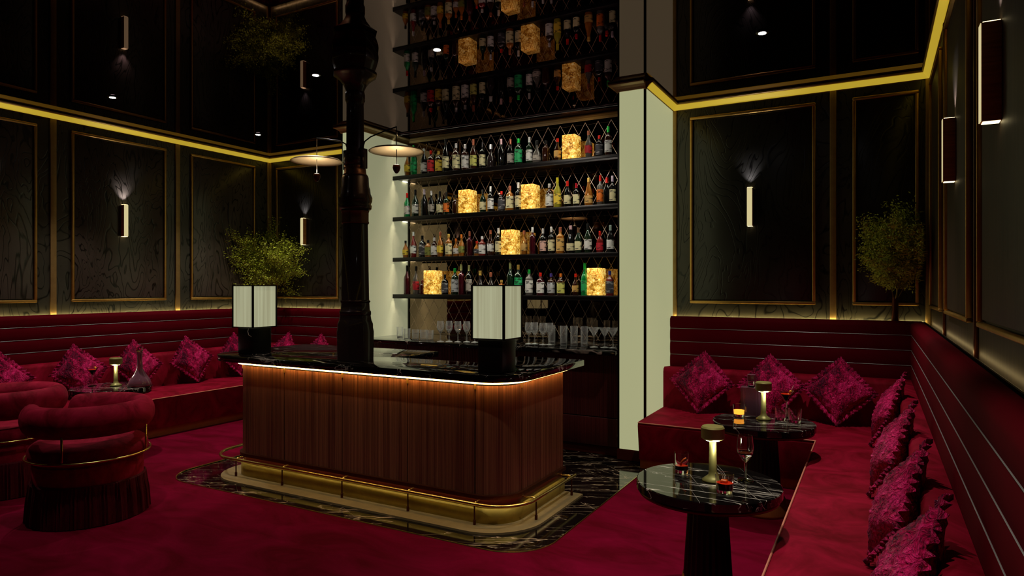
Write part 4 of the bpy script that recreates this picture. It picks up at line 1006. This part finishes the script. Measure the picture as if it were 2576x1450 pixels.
# ------------------------------------------------------------------ armchairs
def arc_ring(c, rx, ry, a0, a1, n, z):
    return [(c[0] + rx * math.cos(R(a0 + (a1 - a0) * k / n)), c[1] + ry * math.sin(R(a0 + (a1 - a0) * k / n)), z) for k in range(n + 1)]
def armchair(loc, face, label, gap=80):
    """local frame: opening of the back towards +x"""
    t = thing('tub_armchair', label, 'armchair', (*loc, 0), (0, 0, R(face)), group='crimson tub armchairs with fringed skirts')
    a0, a1 = gap / 2, 360 - gap / 2; n = 64; rings = []
    for k in range(-5, n + 6):
        kk = min(max(k, 0), n); a = R(a0 + (a1 - a0) * kk / n); sc_ = 1.0; ext = 0.0
        if k < 0: q = -k / 5; sc_ = math.sqrt(max(0.0, 1 - q * q)) ** 1; ext = -q * 0.075
        if k > n: q = (k - n) / 5; sc_ = math.sqrt(max(0.0, 1 - q * q)); ext = q * 0.075
        sc_ = max(sc_, 0.12)
        cx_, cy_ = 0.335 * math.cos(a), 0.335 * math.sin(a); tx, ty = -math.sin(a), math.cos(a)
        cx_ += tx * ext; cy_ += ty * ext; ring = []
        for j in range(18):
            b = 2 * PI * j / 18
            w_ = 0.072 * math.cos(b); h_ = 0.105 * math.sin(b)
            ring.append((cx_ + math.cos(a) * w_ * sc_, cy_ + math.sin(a) * w_ * sc_, 0.695 + h_ * sc_))
        rings.append(ring)
    MB().sweep(rings).build('backrest', 'chair_velvet', t, smooth=True)
    MB().lathe([(0.30, 0.40), (0.335, 0.405), (0.358, 0.43), (0.366, 0.46), (0.358, 0.50), (0.33, 0.525), (0.26, 0.54), (0.12, 0.548), (0.004, 0.55)], 56).build('seat_cushion', 'chair_velvet', t, smooth=True)
    MB().lathe([(0.335, 0.20), (0.335, 0.39), (0.32, 0.41)], 56).build('drum_base', 'chair_velvet', t, smooth=False)
    MB().tube(arc_ring((0, 0), 0.378, 0.378, 0, 354, 60, 0.435), 0.0075, 8, closed=True).build('brass_ring', 'gold_trim', t, smooth=True)
    for a in (105, 193, 281):
        x, y = 0.376 * math.cos(R(a)), 0.376 * math.sin(R(a))
        MB().tube([(x * 0.985, y * 0.985, 0.435), (x * 1.0, y * 1.0, 0.45), (x, y, 0.66)], 0.0075, 8).build('back_rod', 'gold_trim', t, smooth=True)
    m = 220; fr = []
    for k in range(m):
        a = 2 * PI * k / m; e = 0.006 * math.sin(k * 2.4) * 1.0 + (0.004 if k % 2 else -0.004)
        c_, s_ = math.cos(a), math.sin(a)
        fr.append([(c_ * 0.34, s_ * 0.34, 0.272), (c_ * (0.350 + e * 0.3), s_ * (0.350 + e * 0.3), 0.262), (c_ * (0.362 + e), s_ * (0.362 + e), 0.14), (c_ * (0.372 + e), s_ * (0.372 + e), 0.006), (c_ * 0.335, s_ * 0.335, 0.006)])
    MB().sweep(fr, closed=True).build('fringe_skirt', 'fringe', t, smooth=False)
    return t
armchair((-4.87, 2.66), 202, 'crimson velvet tub armchair with brass ring and fringed skirt, fully in view on the left')
armchair((-6.03, 2.66), 250, 'crimson velvet tub armchair cut off by the left edge of the picture')

# ------------------------------------------------------------------ wall lights
def sconce(loc, rz, where):
    """local: wall plane at y = 0, light towards -y"""
    t = thing('wall_sconce', 'slim vertical wooden box wall light ' + where, 'wall light', loc, (0, 0, rz), group='vertical box wall lights')
    MB().box(-0.025, 0.025, -0.063, 0, 0.0, 0.37).build('wood_box', 'sconce_wood', t, bevel=0.002)
    MB().box(-0.024, 0.024, -0.066, -0.063, 0.002, 0.368).build('diffuser', 'sconce_face', t)
    MB().box(-0.022, 0.022, -0.058, -0.004, -0.003, 0.0).build('lower_lens', 'sconce_edge', t)
    MB().box(-0.022, 0.022, -0.058, -0.004, 0.37, 0.373).build('upper_lens', 'sconce_edge', t)
    d = Vector((math.sin(rz), -math.cos(rz)))
    spot('sconce_uplight', (loc[0] + d.x * 0.05, loc[1] + d.y * 0.05, loc[2] + 0.385), 11.0, 78, 1.0, (0.95, 0.95, 1.0), target=(loc[0] - d.x * 0.02, loc[1] - d.y * 0.02, loc[2] + 0.86), radius=0.01)
PF = 0.012
for y, wh in ((3.22, 'at the left edge of the picture'), (4.60, 'in the middle panel of the left wall'), (1.8, 'on the left wall beyond the near panels')):
    sconce((XL + PF, y, 2.185), R(90), wh)
sconce((-7.03, YB - PF, 2.185), 0, 'on the far back wall left of the iron column')
sconce((-1.065, YB - PF, 2.185), 0, 'in the large black panel above the right banquette')
sconce((XR - PF, 4.64, 2.215), R(-90), 'on the right oak wall, the farther of the pair')
sconce((XR - PF, 3.03, 2.215), R(-90), 'on the right oak wall, the nearer of the pair')

# ------------------------------------------------------------------ branches in vases
def branches(x, y, label, spread, h, lean, seedv, xmax=None, ymax=None, xmin=None):
    rnd = random.Random(seedv)
    t = thing('branch_vase', label, 'branches in a vase', (x, y, 1.262))
    MB().lathe([(0.030, 0.0), (0.032, 0.01), (0.026, 0.12), (0.024, 0.24), (0.027, 0.27)], 24).build('vase', 'bronze', t, smooth=True)
    tw = MB(); lf = MB()
    def ok(p):
        if xmax is not None and p.x > xmax: p.x = xmax - rnd.random() * 0.01
        if xmin is not None and p.x < xmin: p.x = xmin + rnd.random() * 0.01
        if ymax is not None and p.y > ymax: p.y = ymax - rnd.random() * 0.01
        return p
    def leaf(p, s):
        d = Vector((rnd.gauss(0, 1), rnd.gauss(0, 1), rnd.gauss(0, 0.7))).normalized(); e = d.cross(Vector((rnd.random(), rnd.random(), rnd.random()))).normalized()
        a = p; b = p + d * s * 0.5 + e * s * 0.24; c = p + d * s; f = p + d * s * 0.5 - e * s * 0.24
        for q in (b, c, f): ok(q)
        lf.add([a, b, c, f], [(0, 1, 2, 3)])
    def grow(p, d, L_, r, lev):
        n = 5; pts = [p.copy()]
        for i in range(n):
            d = (d + Vector((rnd.gauss(0, 0.16), rnd.gauss(0, 0.16), rnd.gauss(0, 0.08)))).normalized()
            p = ok(p + d * L_ / n); pts.append(p.copy())
            if lev < 2:
                for _ in range(3 if lev else 4):
                    if rnd.random() < 0.9:
                        dd = (d + Vector((rnd.gauss(0, 0.55) * spread, rnd.gauss(0, 0.5) * spread, rnd.gauss(0.05, 0.4)))).normalized()
                        grow(p.copy(), dd, L_ * rnd.uniform(0.38, 0.6), r * 0.55, lev + 1)
            if lev >= 1:
                for _ in range(3 if lev == 2 else 1): leaf(p + Vector((rnd.gauss(0, 0.016), rnd.gauss(0, 0.016), rnd.gauss(0, 0.016))), rnd.uniform(0.016, 0.030))
        if r > 0.0004: tw.tube(pts, [r * (1 - 0.5 * i / n) for i in range(n + 1)], 4, cap=False)
    for k in range(7):
        a = 2 * PI * k / 7 + rnd.random() * 0.5
        d = Vector((math.cos(a) * 0.42 * spread + lean[0], math.sin(a) * 0.30 * spread + lean[1], 1.0)).normalized()
        grow(Vector((math.cos(a) * 0.012, math.sin(a) * 0.012, 0.22)), d, h * rnd.uniform(0.75, 1.0), 0.0045, 0)
    tw.build('twigs', 'twig', t); o = lf.build('leaves', 'leaf', t); tag(o, kind='stuff')
    return t
branches(0.15, 6.715, 'leafy olive-green branches in a slim dark vase on the ledge at the right corner', 0.72, 0.50, (-0.02, -0.18), 11, xmax=0.18, ymax=-0.01)
branches(-7.68, 6.69, 'spreading olive-green branches rising in the far left corner behind the square lamp', 1.5, 0.72, (0.18, -0.22), 5, ymax=0.01, xmin=0.0)
